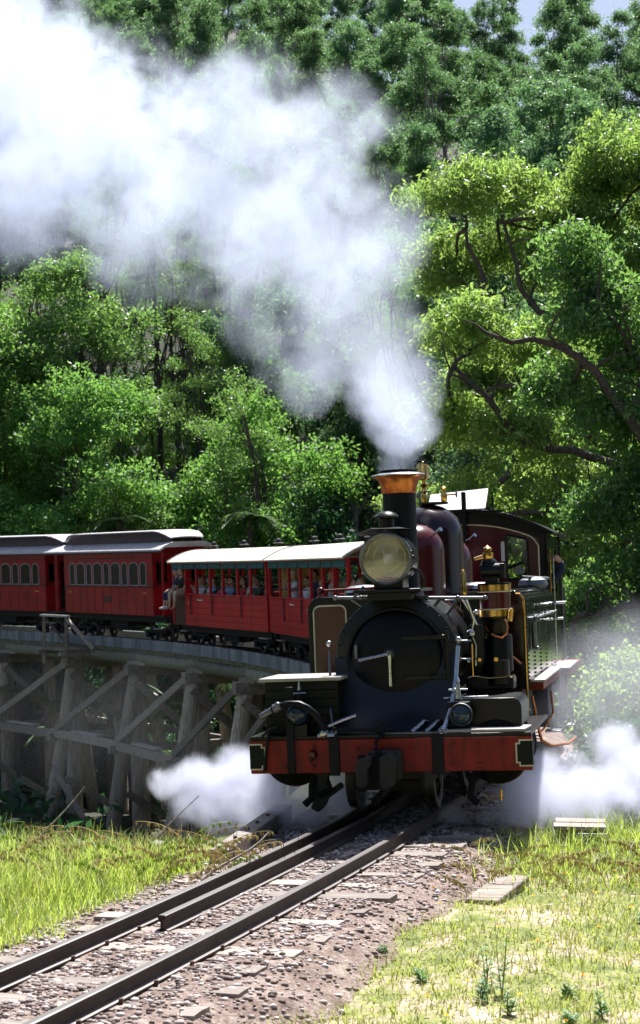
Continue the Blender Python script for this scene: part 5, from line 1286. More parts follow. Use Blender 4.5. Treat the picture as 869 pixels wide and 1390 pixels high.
# forest on the far slope: every tree a thing
def forest():
    y = 72.0; row = 0; count = 0
    while y < 222:
        step = 6.0 + (y - 70) * .022
        half = y * .245 + 3
        x = -half + (row % 2) * step * .5
        while x < half:
            px, py = x + random.uniform(-1.7, 1.7), y + random.uniform(-1.8, 1.8)
            r = random.random()
            gz = float(ground_z(px, py))
            side = 'left of the plume' if px < -.09 * py else 'behind the plume' if px < .075 * py else 'right of the plume'
            if py > 185: lab, gr, key = 'gum tree on the ridge line against the pale sky', 'gum trees along the ridge', 'gum%d' % random.randrange(5)
            elif py > 140: lab, gr, key = 'blue green gum tree high on the forested slope', 'gum trees of the upper slope', ('gum%d' % random.randrange(5) if r < .72 else 'pale%d' % random.randrange(2))
            elif py > 100: lab, gr, key = 'tall gum tree half way up the forested slope', 'gum trees of the middle slope', ('pale%d' % random.randrange(2) if r < .28 else 'gum%d' % random.randrange(5) if r < .88 else 'wattle%d' % random.randrange(3))
            elif px < 5: lab, gr, key = 'slender dark trunked gum standing in the trees low above the train', 'gum trees low on the slope', ('tall%d' % random.randrange(3) if r < .36 else 'dark%d' % random.randrange(2) if r < .66 else 'wattle%d' % random.randrange(3))
            else: lab, gr, key = 'gum tree low on the slope behind the big near gums', 'gum trees behind the near gums', 'gum%d' % random.randrange(5)
            lab += ', ' + side; gr += ' ' + side
            sc = random.uniform(.82, 1.2)
            if py > 185: sc *= .95
            plant_tree(key, px, py, sc, lab, gr); count += 1
            x += step
        y += step * 1.02; row += 1
    return count
nf = forest()

# named trees just behind the train, left
for (x, y, key, sc, lab) in (
    (-11.2, 74.5, 'wattle0', 1.62, 'broad bright green bushy tree with a domed crown above the closed coach'),
    (-14.8, 73, 'wattle2', 1.15, 'bushy bright green tree at the left edge above the coach roof'),
    (-9.2, 73.0, 'wattle1', 1.05, 'low rounded tree just above the clerestory roof'),
    (-3.4, 75, 'wattle2', 1.75, 'dark green rounded tree with a bright left flank behind the open cars'),
    (-5.4, 74.5, 'wattle2', .62, 'small bright green bush tree above the first open car'),
    (-.4, 74, 'dark0', 1.35, 'dark dense tree left of the engine chimney'),
    (1.4, 70, 'dark1', 1.25, 'dark dense tree behind the engine headlamp'),
    (-12.0, 80, 'wattle1', 1.75, 'tall leafy tree rising behind the domed one'),
    (-16.3, 78, 'wattle0', 1.7, 'tall leafy tree cut by the left picture edge'),
    (-3.3, 84, 'gum1', 1.0, 'gum tree with bright top rising into the plume'),
    (2.0, 82, 'gum3', 1.05, 'gum tree hidden half by the plume above the chimney')):
    plant_tree(key, x, y, sc, lab, name='bushy_tree')
for i, (x, y, sc) in enumerate(((-12.5, 88, 1.0), (-11.3, 90, .95), (-9.0, 86, 1.1), (-7.6, 89, .98), (-6.6, 87, .92), (-5.2, 91, 1.0))):
    plant_tree('tall%d' % (i % 3), x, y, sc, 'slender gum with a long bare dark trunk in the gap above the closed coach', 'bare trunked gums in the gap')

# understorey under the bridge and on the valley sides
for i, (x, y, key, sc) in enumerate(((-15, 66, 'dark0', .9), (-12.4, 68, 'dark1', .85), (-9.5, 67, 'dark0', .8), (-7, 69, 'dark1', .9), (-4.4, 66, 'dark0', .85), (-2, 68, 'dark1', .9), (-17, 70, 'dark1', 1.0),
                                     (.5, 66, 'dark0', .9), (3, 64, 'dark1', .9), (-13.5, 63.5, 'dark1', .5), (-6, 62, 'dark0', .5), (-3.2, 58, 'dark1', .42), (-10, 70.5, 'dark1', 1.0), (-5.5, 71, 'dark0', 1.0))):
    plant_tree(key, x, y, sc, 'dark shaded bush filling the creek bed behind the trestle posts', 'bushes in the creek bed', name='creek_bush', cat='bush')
plant_tree('wattle2', -1.9, 53, .50, 'pale sunlit bush seen between two trestle posts near the engine', name='creek_bush', cat='bush')

# unseen wood added behind the camera to darken fill and reflections: one mass
def unseen_woodland():
    bl = []
    for k in range(130):
        a = math.radians(random.uniform(150, 390)); d = random.uniform(17, 30)
        x, y = d * math.cos(a) * 1.3, d * math.sin(a) - 4
        if y > 6: continue
        bl.append((x, y, random.uniform(1, 15), random.uniform(1.8, 3.0)))
    me = crown_mesh(bl, 'leaf_dark', 1.2, .8, 9, 1.1, .7, .2, name='unseen_woodland')
    tag(place('unseen_woodland', me), 'unseen mass of gum leaves added behind the camera to block sky fill', 'unseen_woodland')['kind'] = 'stuff'
unseen_woodland()

# tree ferns
def fern_meshes():
    V, F, o = [], [], 0; b = MB()
    for k in range(15):
        a = k * 2.4; L = random.uniform(1.1, 1.5); el = random.uniform(.25, .7)
        d = Vector((math.cos(a), math.sin(a), 0)); sd = Vector((-math.sin(a), math.cos(a), 0)); pts = []
        for i in range(12):
            t = i / 11; pts.append(d * L * t * .95 + Vector((0, 0, L * (el * t - .85 * t * t))))
        b.path(pts, [.025 - .018 * i / 11 for i in range(12)], 4)
        for i in range(1, 12):
            for q in range(3):
                c = pts[i - 1].lerp(pts[i], q / 3); w = .42 * math.sin(math.pi * min(1, .15 + .85 * i / 11)) ** .7
                for sg in (-1, 1):
                    e = c + sd * sg * w + d * .12 - Vector((0, 0, .08)); dd = d * .035
                    V += [c - dd, c + dd, e + dd * .3, e - dd * .3]; F.append([o, o + 1, o + 2, o + 3]); o += 4
    f = fast_mesh('fronds', np.array([v[:] for v in V]), np.array(F), 'fern')
    b2 = MB(); b2.tube((0, 0, -2.6), (0, 0, .05), .16, .13, 8); tm = b2.mesh('trunk', 50); tm.materials.append(M['bark'])
    rm = b.mesh('frond_stalks', 50); rm.materials.append(M['fern'])
    return tm, f, rm
FT, FF, FR = fern_meshes()
for (x, y, z, sc, lab, gr) in ((-8.9, 71.5, 4.6, 1.1, 'tree fern with pale arching fronds left above the closed coach', None), (-3.0, 70.5, 4.7, 1.1, 'tree fern with pale arching fronds above the first open car', None),
                      *[(a, b_, c, d, 'dark green tree fern spreading fronds in the creek bed behind the posts', 'tree ferns in the creek bed') for a, b_, c, d in ((-11.5, 61.5, -2.2, 1.0), (-9.2, 60, -2.6, .9), (-7.0, 58.5, -1.9, 1.0), (-4.8, 56, -2.4, .95), (-13.5, 64, -1.6, 1.0), (-8.2, 62.5, -.9, 1.05), (-5.4, 60.5, -.8, 1), (-2.6, 55, -1.3, .9), (-10.4, 63.5, -3.9, .9), (-6, 57.5, -4.0, .8))]):
    t = thing('tree_fern', lab, 'fern', (x, y, z), (random.uniform(-.1, .1), 0, random.random() * 6), gr)
    gzz = float(ground_z(x, y))
    for nm, me in (('trunk', FT), ('fronds', FF), ('frond_stalks', FR)):
        place(nm, me, t, scale=(sc, sc, sc * (max(1, (z - gzz) / 2.5 / sc) if nm == 'trunk' else 1)))

# ground cover over the slopes
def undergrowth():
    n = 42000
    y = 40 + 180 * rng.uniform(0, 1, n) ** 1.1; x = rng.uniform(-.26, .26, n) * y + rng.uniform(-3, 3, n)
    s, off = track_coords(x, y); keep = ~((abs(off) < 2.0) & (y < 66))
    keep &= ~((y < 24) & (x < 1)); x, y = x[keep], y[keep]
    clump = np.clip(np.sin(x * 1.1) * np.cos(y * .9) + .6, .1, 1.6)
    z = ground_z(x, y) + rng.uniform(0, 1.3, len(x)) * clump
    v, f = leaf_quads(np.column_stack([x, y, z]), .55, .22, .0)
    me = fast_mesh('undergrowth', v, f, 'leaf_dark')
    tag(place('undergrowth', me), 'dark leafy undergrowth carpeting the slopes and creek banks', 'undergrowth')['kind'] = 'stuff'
undergrowth()

# the big near gums on the right: lobes given in metres from each trunk's foot
def big_gum(label, base, H, r, blobs, mat, limbs, seed, spm=5.6, sr=.26, lps=24, L=.165, W=.055, name='gum_tree'):
    t = thing(name, label, 'tree', base)
    b = MB(); rr = random.Random(seed)
    sp = limb(b, (0, 0, -1), (limbs[0][0], limbs[0][1], limbs[0][2]), r, r * .55, 12, 10, seed=seed, wig=.03)
    for i, lp in enumerate(limbs[1:]):
        p = [Vector(q) for q in lp]; k = len(p); pts = []
        for j in range(k - 1):
            for q in range(4): pts.append(p[j].lerp(p[j + 1], q / 4) + Vector([rr.uniform(-.11, .11) for _ in range(3)]))
        pts.append(p[-1]); n = len(pts); r0 = r * (.5 if i < 3 else .33)
        b.path(pts, [r0 * (1 - .82 * j / n) + .012 for j in range(n)], 8)
        for j in range(2, n):
            limb(b, pts[j], pts[j] + Vector((rr.uniform(-1, 1), rr.uniform(-.6, .6), rr.uniform(-.2, 1.0))), .035, .008, 5, 5, seed=seed * 13 + i * 17 + j, wig=.12)
    for i, (x, y, z, br_) in enumerate(blobs):
        q = Vector((x, y, z)); best = min((v for lp in limbs[1:] for v in lp), key=lambda v: (Vector(v) - q).length)
        bp = limb(b, best, q, .06, .02, 6, 6, seed=seed + i * 3, wig=.1)
        for j in range(6):
            dd = Vector(rand_dirs(1, -.1)[0].tolist()) * br_ * .9
            limb(b, bp[4], q + dd, .025, .006, 4, 4, seed=i * 9 + j, wig=.1)
    b.build('trunk', 'bark', t, smooth=60)
    sub = []
    for (x, y, z, br_) in blobs:      # each lobe breaks into smaller lobes
        for d in rand_dirs(7, -.45):
            sub.append((x + d[0] * br_ * .55, y + d[1] * br_ * .5, z + d[2] * br_ * .5, br_ * rng.uniform(.42, .62)))
    place('crown', crown_mesh(sub, mat, spm, sr, lps, L, W, .75, flat=.9, zmin=-.4), t)
    return t
# crown lobe table for view position (right, height above eye) at 44 m: converted once to metres
def lob(d, bx, by, bz, rows):
    return [(px * d - bx, dy, 2.23 + pz * d - bz, r) for px, pz, dy, r in rows]
gz1 = float(ground_z(10.5, 44))
T1 = [(-6.8, -1, 13.2, 1.45), (-5.3, .5, 13.6, 1.35), (-4.5, 0, 11.4, 1.25), (-6.6, .2, 10.6, 1.1), (-2.9, .6, 12.8, 1.1), (-1.9, 0, 14.3, 1.5), (-.2, .8, 15.0, 1.6), (1.6, 0, 14.6, 1.8), (3.4, 0, 13.6, 1.8),
      (.8, -.6, 12.2, 1.5), (-1.6, -.4, 11.2, 1.3), (-4.4, .6, 9.2, 1.2), (-6.8, .4, 8.4, 1.15), (2.8, .6, 11, 1.5), (-2.8, .8, 9.2, 1.0), (-5.6, 1.2, 12.2, 1.1), (-3.4, 1.4, 10.4, 1.0), (-.6, 1.2, 13.4, 1.2), (-5.4, 1.4, 8.9, 1.0), (-1.2, 1.3, 9.6, 1.1), (.9, 1, 9.9, 1.2), (-4.0, -.3, 12.9, .9), (1.4, -.5, 13.6, 1.0), (-7.2, .9, 12.0, .9)]
rr_ = random.Random(77)
for _ in range(26):
    a_, b_ = rr_.sample(T1[:15], 2); q = rr_.uniform(.25, .75)
    if abs(a_[0] - b_[0]) + abs(a_[2] - b_[2]) < 5.5: T1.append((a_[0] + (b_[0] - a_[0]) * q, rr_.uniform(.2, 1.8), a_[2] + (b_[2] - a_[2]) * q, rr_.uniform(.7, 1.05)))
big_gum('large pale green gum with spreading dark limbs right of the plume', (10.5, 44, gz1), 16, .30, [(x, y, z + (2.1 if z > 11 else .9), r * (1.08 if z > 11 else 1)) for x, y, z, r in T1], 'leaf_near',
        [(0.1, 0, 9.5), [(0, 0, 9), (-1.3, -.5, 10.4), (-3.6, -.8, 10.9), (-6.6, -.8, 10.2)], [(.1, 0, 9), (.3, -.8, 11.8), (-.4, -.8, 13.8), (-1.3, -.6, 16)], [(0, 0, 7.2), (-1.6, -1.2, 9.2), (-4.4, -1.6, 9.0), (-6.0, -1.6, 7.6), (-7.4, -1.5, 6.3)],
         [(.1, 0, 10), (1.2, .5, 12.4), (2.4, .3, 15)], [(-3.6, -.8, 11.8), (-4.9, -.9, 12.6), (-5.6, -.9, 14.8)], [(-4.9, -.9, 11.2), (-6, -.9, 12.6), (-6.6, -.9, 14.6)]], 5)
gz2 = float(ground_z(8.2, 37))
T2 = [(-4.7, 0, 8.0, 1.2), (-3.0, .3, 7.6, 1.15), (-5.2, .2, 6.0, 1.15), (-3.5, 0, 5.6, 1.25), (-1.8, .4, 6.3, 1.1), (-4.6, .4, 4.2, 1.1), (-2.8, .2, 3.9, 1.1), (-5.4, .8, 3.0, 1.0), (-1.2, .6, 4.4, 1.0), (-3.6, .6, 2.4, 1.0), (-1.6, .4, 2.6, 1.0), (.6, .6, 7.6, 1.1)]
big_gum('sunlit yellow green gum directly behind the engine cab', (8.2, 37, gz2), 11, .26, [(x, y, z + 3.2, r) for x, y, z, r in T2], 'leaf_near',
        [(-.3, 0, 7.0), [(-.2, 0, 6.2), (-1.6, -.7, 8.4), (-3.6, -.8, 8.9), (-5.2, -.7, 10.6)], [(-.2, 0, 5.5), (-2, -.9, 7.6), (-4.4, -1, 7.2)], [(-.3, 0, 7), (-.2, -.6, 9), (-1.6, -.6, 10.4)], [(-.2, 0, 4), (-2.2, -.5, 5.2), (-4.2, -.5, 5.8)]], 6)
gz3 = float(ground_z(7.2, 32))
T3 = [(-2.2, 0, 11.6, 1.0), (-1.5, -.2, 10.6, 1.15), (-.5, .2, 9.9, 1.2), (.8, 0, 10.6, 1.2), (-1.0, 0, 8.7, 1.2), (.6, 0, 8.4, 1.3), (-2.3, .4, 9.2, .9), (-.4, .3, 7.2, 1.25), (1.4, .2, 6.6, 1.3), (-1.7, .4, 6.6, 1.0),
      (-.9, 0, 5.4, 1.15), (.8, 0, 4.9, 1.25), (-2.2, .4, 4.8, .95), (-1.0, .2, 3.7, 1.05), (.8, .2, 3.3, 1.2), (2.2, .2, 4.6, 1.2), (2.4, .4, 8.6, 1.3), (-1.9, .5, 3.2, .8)]
big_gum('darker dense gum at the right picture edge with a bright domed top', (7.2, 32, gz3), 13, .24, [(x, y, z + .4, r * .95) for x, y, z, r in T3], 'leaf_gum',
        [(0, 0, 7.6), [(0, 0, 6), (-.8, -.7, 8.6), (-2.2, -1, 10.2), (-4.0, -1, 10.6)], [(0, 0, 7), (.2, -.5, 9.0), (1.2, -.4, 10.2)], [(0, 0, 4.2), (-1.0, -.6, 5.4), (-2.0, -.7, 5.2)], [(0, 0, 7), (-.5, -.6, 9.5), (-1.8, -.6, 11.2)], [(0, 0, 3), (1, -.4, 4.4), (2, -.2, 4.6)]], 8, spm=8, sr=.25, lps=24, L=.14, W=.058)
for (x, y, key, sc, lab) in (
    (14.5, 52, 'gum2', 1.05, 'gum tree behind the large one at the right edge'), (9.6, 56, 'gum4', 1.05, 'gum tree glimpsed behind the limbs of the large one'), (5.6, 58, 'gum0', .98, 'gum tree right behind the plume base'),
    (12.2, 62, 'gum1', 1.2, 'tall gum behind the large pale one'), (16.5, 64, 'gum3', 1.25, 'tall gum beyond the right picture edge trees'), (7.2, 66, 'gum2', 1.1, 'slender gum between plume and the large pale gum'),
    (7.3, 46, 'dark0', 1.05, 'dark understorey tree behind the cab roof'), (10.4, 41, 'dark1', 1.0, 'dark understorey tree between the two near gums'), (12.6, 46, 'dark0', 1.15, 'dark understorey tree at the right edge'),
    (4.8, 42, 'dark1', .9, 'dark understorey tree behind the engine domes'), (3.2, 50, 'dark0', 1.0, 'dark understorey tree left of the engine domes'), (8.9, 36, 'dark1', .62, 'dark bush low behind the right gum'),
    (8.4, 49, 'near1', 1.10, 'mid green gum filling the gap between the large pale gum and the cab'), (12.4, 50, 'near1', 1.25, 'mid green gum behind the heart of the large pale gum'), (15.2, 47, 'near0', 1.2, 'light green gum cut by the right picture edge'),
    (5.9, 52, 'near0', 1.02, 'light green gum just right of the chimney steam'), (10.6, 53, 'near1', 1.3, 'tall mid green gum between the two big right lobes'), (6.6, 43, 'near0', .72, 'young yellow green gum over the cab roof')):
    plant_tree(key, x, y, sc, lab, name='gum_tree' if 'gum' in key else 'understorey_tree')
def bush(label, x, y, h, w, mat, seed, name='bush', L=.10, W=.045, group=None):
    t = thing(name, label, 'bush', (x, y, float(ground_z(x, y)) - .1), group=group)
    rr = random.Random(seed); bl = [(rr.uniform(-w, w), rr.uniform(-w * .6, w * .6), rr.uniform(.35, .9) * h, rr.uniform(.28, .42) * h) for _ in range(9)]
    place('crown', crown_mesh(bl, mat, 9, .17, 22, L, W, .2, zmin=-.7), t)
    b = MB()
    for i, q in enumerate(bl): limb(b, (0, 0, -.2), q[:3], .03, .008, 5, 5, seed=seed + i)
    b.build('stems', 'bark', t)
bush('sunlit rounded bush at the right edge low behind the steam', 5.25, 25.5, 2.2, .8, 'leaf_near', 3)
bush('grey green bush between the cab steps and the steam', 4.1, 27, 1.6, .7, 'leaf_gum', 4)
bush('leafy bush at the far right edge above the steam', 6.4, 27, 3.0, .8, 'leaf_near', 5)
bush('dark bush behind the steam by the right edge', 4.6, 22, 1.3, .7, 'leaf_dark', 6)
bush('dark bush close behind the cab', 5.0, 30, 3.2, 1.0, 'leaf_dark', 7)
bush('low dark bush beyond the turf right of the steam', 3.7, 19.2, .8, .6, 'leaf_dark', 9)

# ------------------------------------------------------------------ grass, straw, flowers on the two banks
def bank_z(x, y, off):
    bed = RAIL - .203 + off * .04 - np.clip(np.abs(off) - .75, 0, None) ** 2 * np.where(off > 0, .36, .22)
    return np.where((np.abs(off) < 1.74), np.maximum(bed, ground_z(x, y)), ground_z(x, y))
def blades(x, y, h, w, mat, name, label, cat, lean=.35, seed=1, base=None, seg=3):
    n = len(x); r = np.random.default_rng(seed)
    z = (ground_z(x, y) if base is None else base) - .01
    a = r.uniform(0, 2 * np.pi, n); d = np.column_stack([np.cos(a), np.sin(a)]); sd = np.column_stack([-np.sin(a), np.cos(a)])
    ln = h * lean * r.uniform(.2, 1.8, n); V = []
    for k in range(seg + 1):
        t = k / seg; c = np.column_stack([x + d[:, 0] * ln * t ** 2, y + d[:, 1] * ln * t ** 2, z + h * (t - .22 * t * t * (ln / h))])
        ww = (w * (1 - t) ** .7 + .0006)[:, None] / 2
        o = np.column_stack([sd * ww, np.zeros(n)]); V += [c - o, c + o]
    V = np.stack(V, 1).reshape(-1, 3); m = 2 * (seg + 1); base_i = np.arange(n)[:, None] * m
    F = np.concatenate([base_i + np.array([2 * k, 2 * k + 1, 2 * k + 3, 2 * k + 2]) for k in range(seg)], 0)
    o = place(name, fast_mesh(name, V, F, mat)); tag(o, label, cat)['kind'] = 'stuff'
    return o
def sample(n, x0, x1, y0, y1, cond, seed):
    r = np.random.default_rng(seed); x = r.uniform(x0, x1, n); y = r.uniform(y0, y1, n)
    s, off = track_coords(x, y); p = cond(x, y, off); k = r.uniform(0, 1, n) < p
    return x[k], y[k], off[k], r
def patch(x, y, f): return .5 + .5 * np.sin(x * f + 1.7 * np.sin(y * f * .8)) * np.cos(y * f * 1.1 + 1.3 * np.sin(x * f * .6))
x, y, off, r = sample(52000, -5.5, .5, 7.5, 14.6, lambda x, y, o: sm(-.72, -1.15, o + .12 * np.sin(y * 5)) * .95, 11)
h = r.uniform(.10, .30, len(x)) * (.6 + .7 * sm(-.8, -2.0, off)) * (.75 + .5 * patch(x, y, 3)) * np.interp(y, [9, 13, 14.6], [.75, 1.1, 1.25])
blades(x, y, h, r.uniform(.005, .011, len(x)), 'grass', 'bank_grass', 'lush bright green grass on the bank left of the rails', 'grass', .55, 1, base=bank_z(x, y, off))
x, y, off, r = sample(5200, -5.5, .3, 9, 14.8, lambda x, y, o: sm(-1.1, -1.5, o), 12)
blades(x, y, r.uniform(.22, .46, len(x)), r.uniform(.003, .006, len(x)), 'straw', 'dry_grass', 'dry straw coloured stalks standing in the green bank grass', 'grass', .5, 2)
x, y, off, r = sample(84000, -1.6, 6, 7.2, 15.6, lambda x, y, o: sm(0, .75, o - np.interp(y, [8, 9.7, 11, 13], [.30, .42, .66, 1.0]) + .35 * (patch(x, y, 2.6) - .5)) * (.3 + .7 * patch(x, y, 4.3)), 13)
h = r.uniform(.025, .085, len(x)) * (1 + 1.1 * sm(12.6, 14, y) + .5 * patch(x, y, 2))
blades(x, y, h, r.uniform(.005, .012, len(x)), 'turf', 'short_turf', 'short sun bleached yellow green turf right of the rails', 'grass', .9, 3, seg=2, base=bank_z(x, y, off))
x, y, off, r = sample(9000, .6, 6, 12.6, 16.3, lambda x, y, o: sm(.9, 1.5, o) * (.15 + patch(x, y, 5)) * sm(12.6, 13.6, y), 14)
blades(x, y, r.uniform(.12, .34, len(x)), r.uniform(.006, .013, len(x)), 'grass', 'tall_grass', 'taller green grass tufts below the right hand steam', 'grass', .7, 4)
# soil strip vegetation between sleepers
x, y, off, r = sample(14000, -2.2, 1.8, 8, 14.5, lambda x, y, o: ((o < 1.3) & (o > -.9) & (patch(x, y, 3.7) > np.where(o > .5, .62, .82))).astype(float) * .55, 15)
blades(x, y, r.uniform(.03, .09, len(x)), r.uniform(.004, .009, len(x)), 'turf', 'weeds', 'small green weeds growing up between the rails', 'weeds', .6, 5, base=bank_z(x, y, off))

# leaf litter and bark scraps over gravel and turf
def litter():
    n = 9000
    y = rng.uniform(7.8, 15, n); x = rng.uniform(-2.2, 5, n); s_, off = track_coords(x, y)
    k = (off > -1.5) & (np.abs(np.abs(off) - .41) > .06) & (rng.uniform(0, 1, n) < np.interp(off, [-1.5, -.9, .3, 1.4, 3], [.4, 1, 1, .6, .3])); x, y, off = x[k], y[k], off[k]
    z = bank_z(x, y, off) + .018 + rng.uniform(0, .012, len(x))
    v, f = leaf_quads(np.column_stack([x, y, z]), .04, .014, 0)
    v = v.reshape(-1, 4, 3); c = v.mean(1, keepdims=True); v = c + (v - c) * np.array([1, 1, .25]); v = v.reshape(-1, 3)
    tag(place('leaf_litter', fast_mesh('leaf_litter', v, f, 'litter')), 'dry fallen gum leaves strewn over the gravel and turf', 'leaf litter')['kind'] = 'stuff'
litter()

# arching seed-head grasses, one thing each
def seed_grass(x, y, h, ang, label, group, mat='straw'):
    z = float(ground_z(x, y)); t = thing('seed_grass', label, 'grass stalk', (x, y, z - .02), group=group)
    d = Vector((math.cos(ang), math.sin(ang) * .4, 0)); pts = []
    for i in range(12):
        q = i / 11; pts.append(d * h * .75 * q ** 2.2 + Vector((0, 0, h * (q - .35 * q ** 3))))
    MB().path(pts, [.0042 - .0025 * i / 11 for i in range(12)], 4).build('stalk', mat, t, smooth=0)
    b = MB()
    for i in range(5, 12):
        for j in range(4):
            p = pts[i] + d * random.uniform(-.01, .02); e = p + Vector((random.uniform(-.02, .03), random.uniform(-.02, .02), -random.uniform(.02, .05)))
            b.tube(p, p.lerp(e, .5), .001, .0065, 4, False); b.tube(p.lerp(e, .5), e, .0065, .0008, 4, False)
    b.build('seed_head', mat, t, smooth=0)
for i in range(74):
    x = random.uniform(-3.3, -.55) if i % 8 else random.uniform(-1.3, -.7); y = random.uniform(12.6, 14.1)
    seed_grass(x, y, random.uniform(.34, .66), random.choice((0.3, 2.9)) + random.uniform(-.5, .5), 'arching grass stalk with a drooping seed head on the left bank', 'seed grasses on the left bank', 'straw' if i % 3 else 'grass')
for i in range(26):
    x = random.uniform(1.25, 3.0); y = random.uniform(12.9, 14.3)
    seed_grass(x, y, random.uniform(.22, .42), random.choice((0.2, 2.9)) + random.uniform(-.4, .4), 'arching grass stalk with a drooping seed head below the right steam', 'seed grasses below the right steam')
for x, y, h, a in ((1.38, 13.0, .62, 3.0), (1.30, 12.8, .42, 3.1), (1.15, 12.6, .30, 3.1)):
    seed_grass(x, y, h, a, 'long arching seed stalk reaching left in front of the dark wheels', 'long stalks before the wheels')

# leafy weeds standing in the turf
def weed(x, y, h, label, group=None, seed=0):
    rr = random.Random(seed); z = float(ground_z(x, y)); t = thing('weed', label, 'weed', (x, y, z - .01), group=group)
    st = MB(); V = []; F = []; o = 0
    for k in range(3):
        top = Vector((rr.uniform(-.05, .05), rr.uniform(-.05, .05), h * rr.uniform(.7, 1)))
        st.path([Vector((0, 0, 0)), top * .5 + Vector((rr.uniform(-.01, .01), 0, 0)), top], [.004, .003, .0015], 5)
        for i in range(22):
            q = rr.uniform(.1, 1); p = top * q; a = rr.random() * 6.28; l = .055 * (1.2 - q * .7)
            d = Vector((math.cos(a), math.sin(a), .35)) * l; s_ = Vector((-math.sin(a), math.cos(a), 0)) * l * .24
            V += [p, p + d * .5 + s_, p + d, p + d * .5 - s_]; F.append([o, o + 1, o + 2, o + 3]); o += 4
    st.build('stem', 'grass', t, smooth=0)
    place('leaves', fast_mesh('leaves', np.array([v[:] for v in V]), np.array(F), 'leaf_wattle'), t)
weed(1.10, 9.75, .46, 'tall leafy green weed standing in the middle of the turf', seed=1)
weed(1.02, 9.9, .34, 'leafy weed half hidden beside the tall one on the turf', seed=2)
weed(1.95, 9.5, .34, 'leafy green weed at the right side of the turf', seed=3)
weed(1.6, 9.1, .22, 'short leafy weed low in the turf on the right', seed=4)
for i in range(12): weed(random.uniform(.4, 2.6), random.uniform(8.6, 12), random.uniform(.08, .16), 'small leafy weed dotted in the short turf', 'small weeds in the turf', 10 + i)
def flower(x, y, h, label, group, mat='petal'):
    z = float(ground_z(x, y)); t = thing('dandelion', label, 'flower', (x, y, z), group=group)
    MB().tube((0, 0, 0), (.01, 0, h), .002, .0015, 5).build('stem', 'grass', t, smooth=0)
    b = MB()
    for ring, (rr_, up_) in enumerate(((.018, .004), (.012, .009), (.006, .012))):
        for k in range(9):
            a = k * .698 + ring * .3; c, s_ = math.cos(a), math.sin(a); o = Vector((.01, 0, h))
            b.add([o, o + Vector((c * rr_ * .6 - s_ * .003, s_ * rr_ * .6 + c * .003, up_)), o + Vector((c * rr_, s_ * rr_, up_ + .003)), o + Vector((c * rr_ * .6 + s_ * .003, s_ * rr_ * .6 - c * .003, up_))], [(0, 1, 2, 3)])
    b.build('flower_head', mat, t, smooth=0)
for i in range(26):
    yy = random.uniform(8.8, 13.4); flower(random.uniform(.75, 2.7) * yy / 12, yy, random.uniform(.05, .13), 'yellow dandelion flower in the turf', 'dandelions in the turf')
for i in range(7): flower(random.uniform(1.2, 1.9), random.uniform(11, 12.4), .04, 'small pale white flower in the turf', 'white flowers in the turf', 'white_petal')

# dry sticks on the left bank edge
for i, (a, c, r0, lab) in enumerate((((-2.42, 13.6, -.05), (-2.0, 13.7, .42), .009, 'bare pale stick leaning in the bank grass at the left'), ((-1.36, 13.5, .02), (-1.02, 13.6, .36), .008, 'bare pale stick leaning in the bank grass nearer the rails'), ((-.95, 12.9, -.22), (-.42, 13.3, .10), .014, 'grey broken branch lying at the gravel edge'))):
    st = MB(); limb(st, a, c, r0, r0 * .5, 7, 7, seed=i, wig=.02); tag(st.build('stick', 'sleeper', smooth=50), lab, 'stick')
for i in range(10):
    x0 = random.uniform(-.8, -.15); y0 = random.uniform(12.9, 14.0); st = MB()
    limb(st, (x0, y0, -.26), (x0 + random.uniform(-.12, .12), y0 + random.uniform(-.1, .1), random.uniform(-.05, .12)), .004, .002, 5, 5, seed=40 + i)
    limb(st, (x0, y0, -.26), (x0 + random.uniform(-.25, .25), y0, random.uniform(-.22, -.1)), .005, .002, 5, 5, seed=60 + i)
    tag(st.build('twig', 'bark', smooth=50), 'thin bare twig standing at the foot of the left steam', 'twig', 'bare twigs by the left steam')

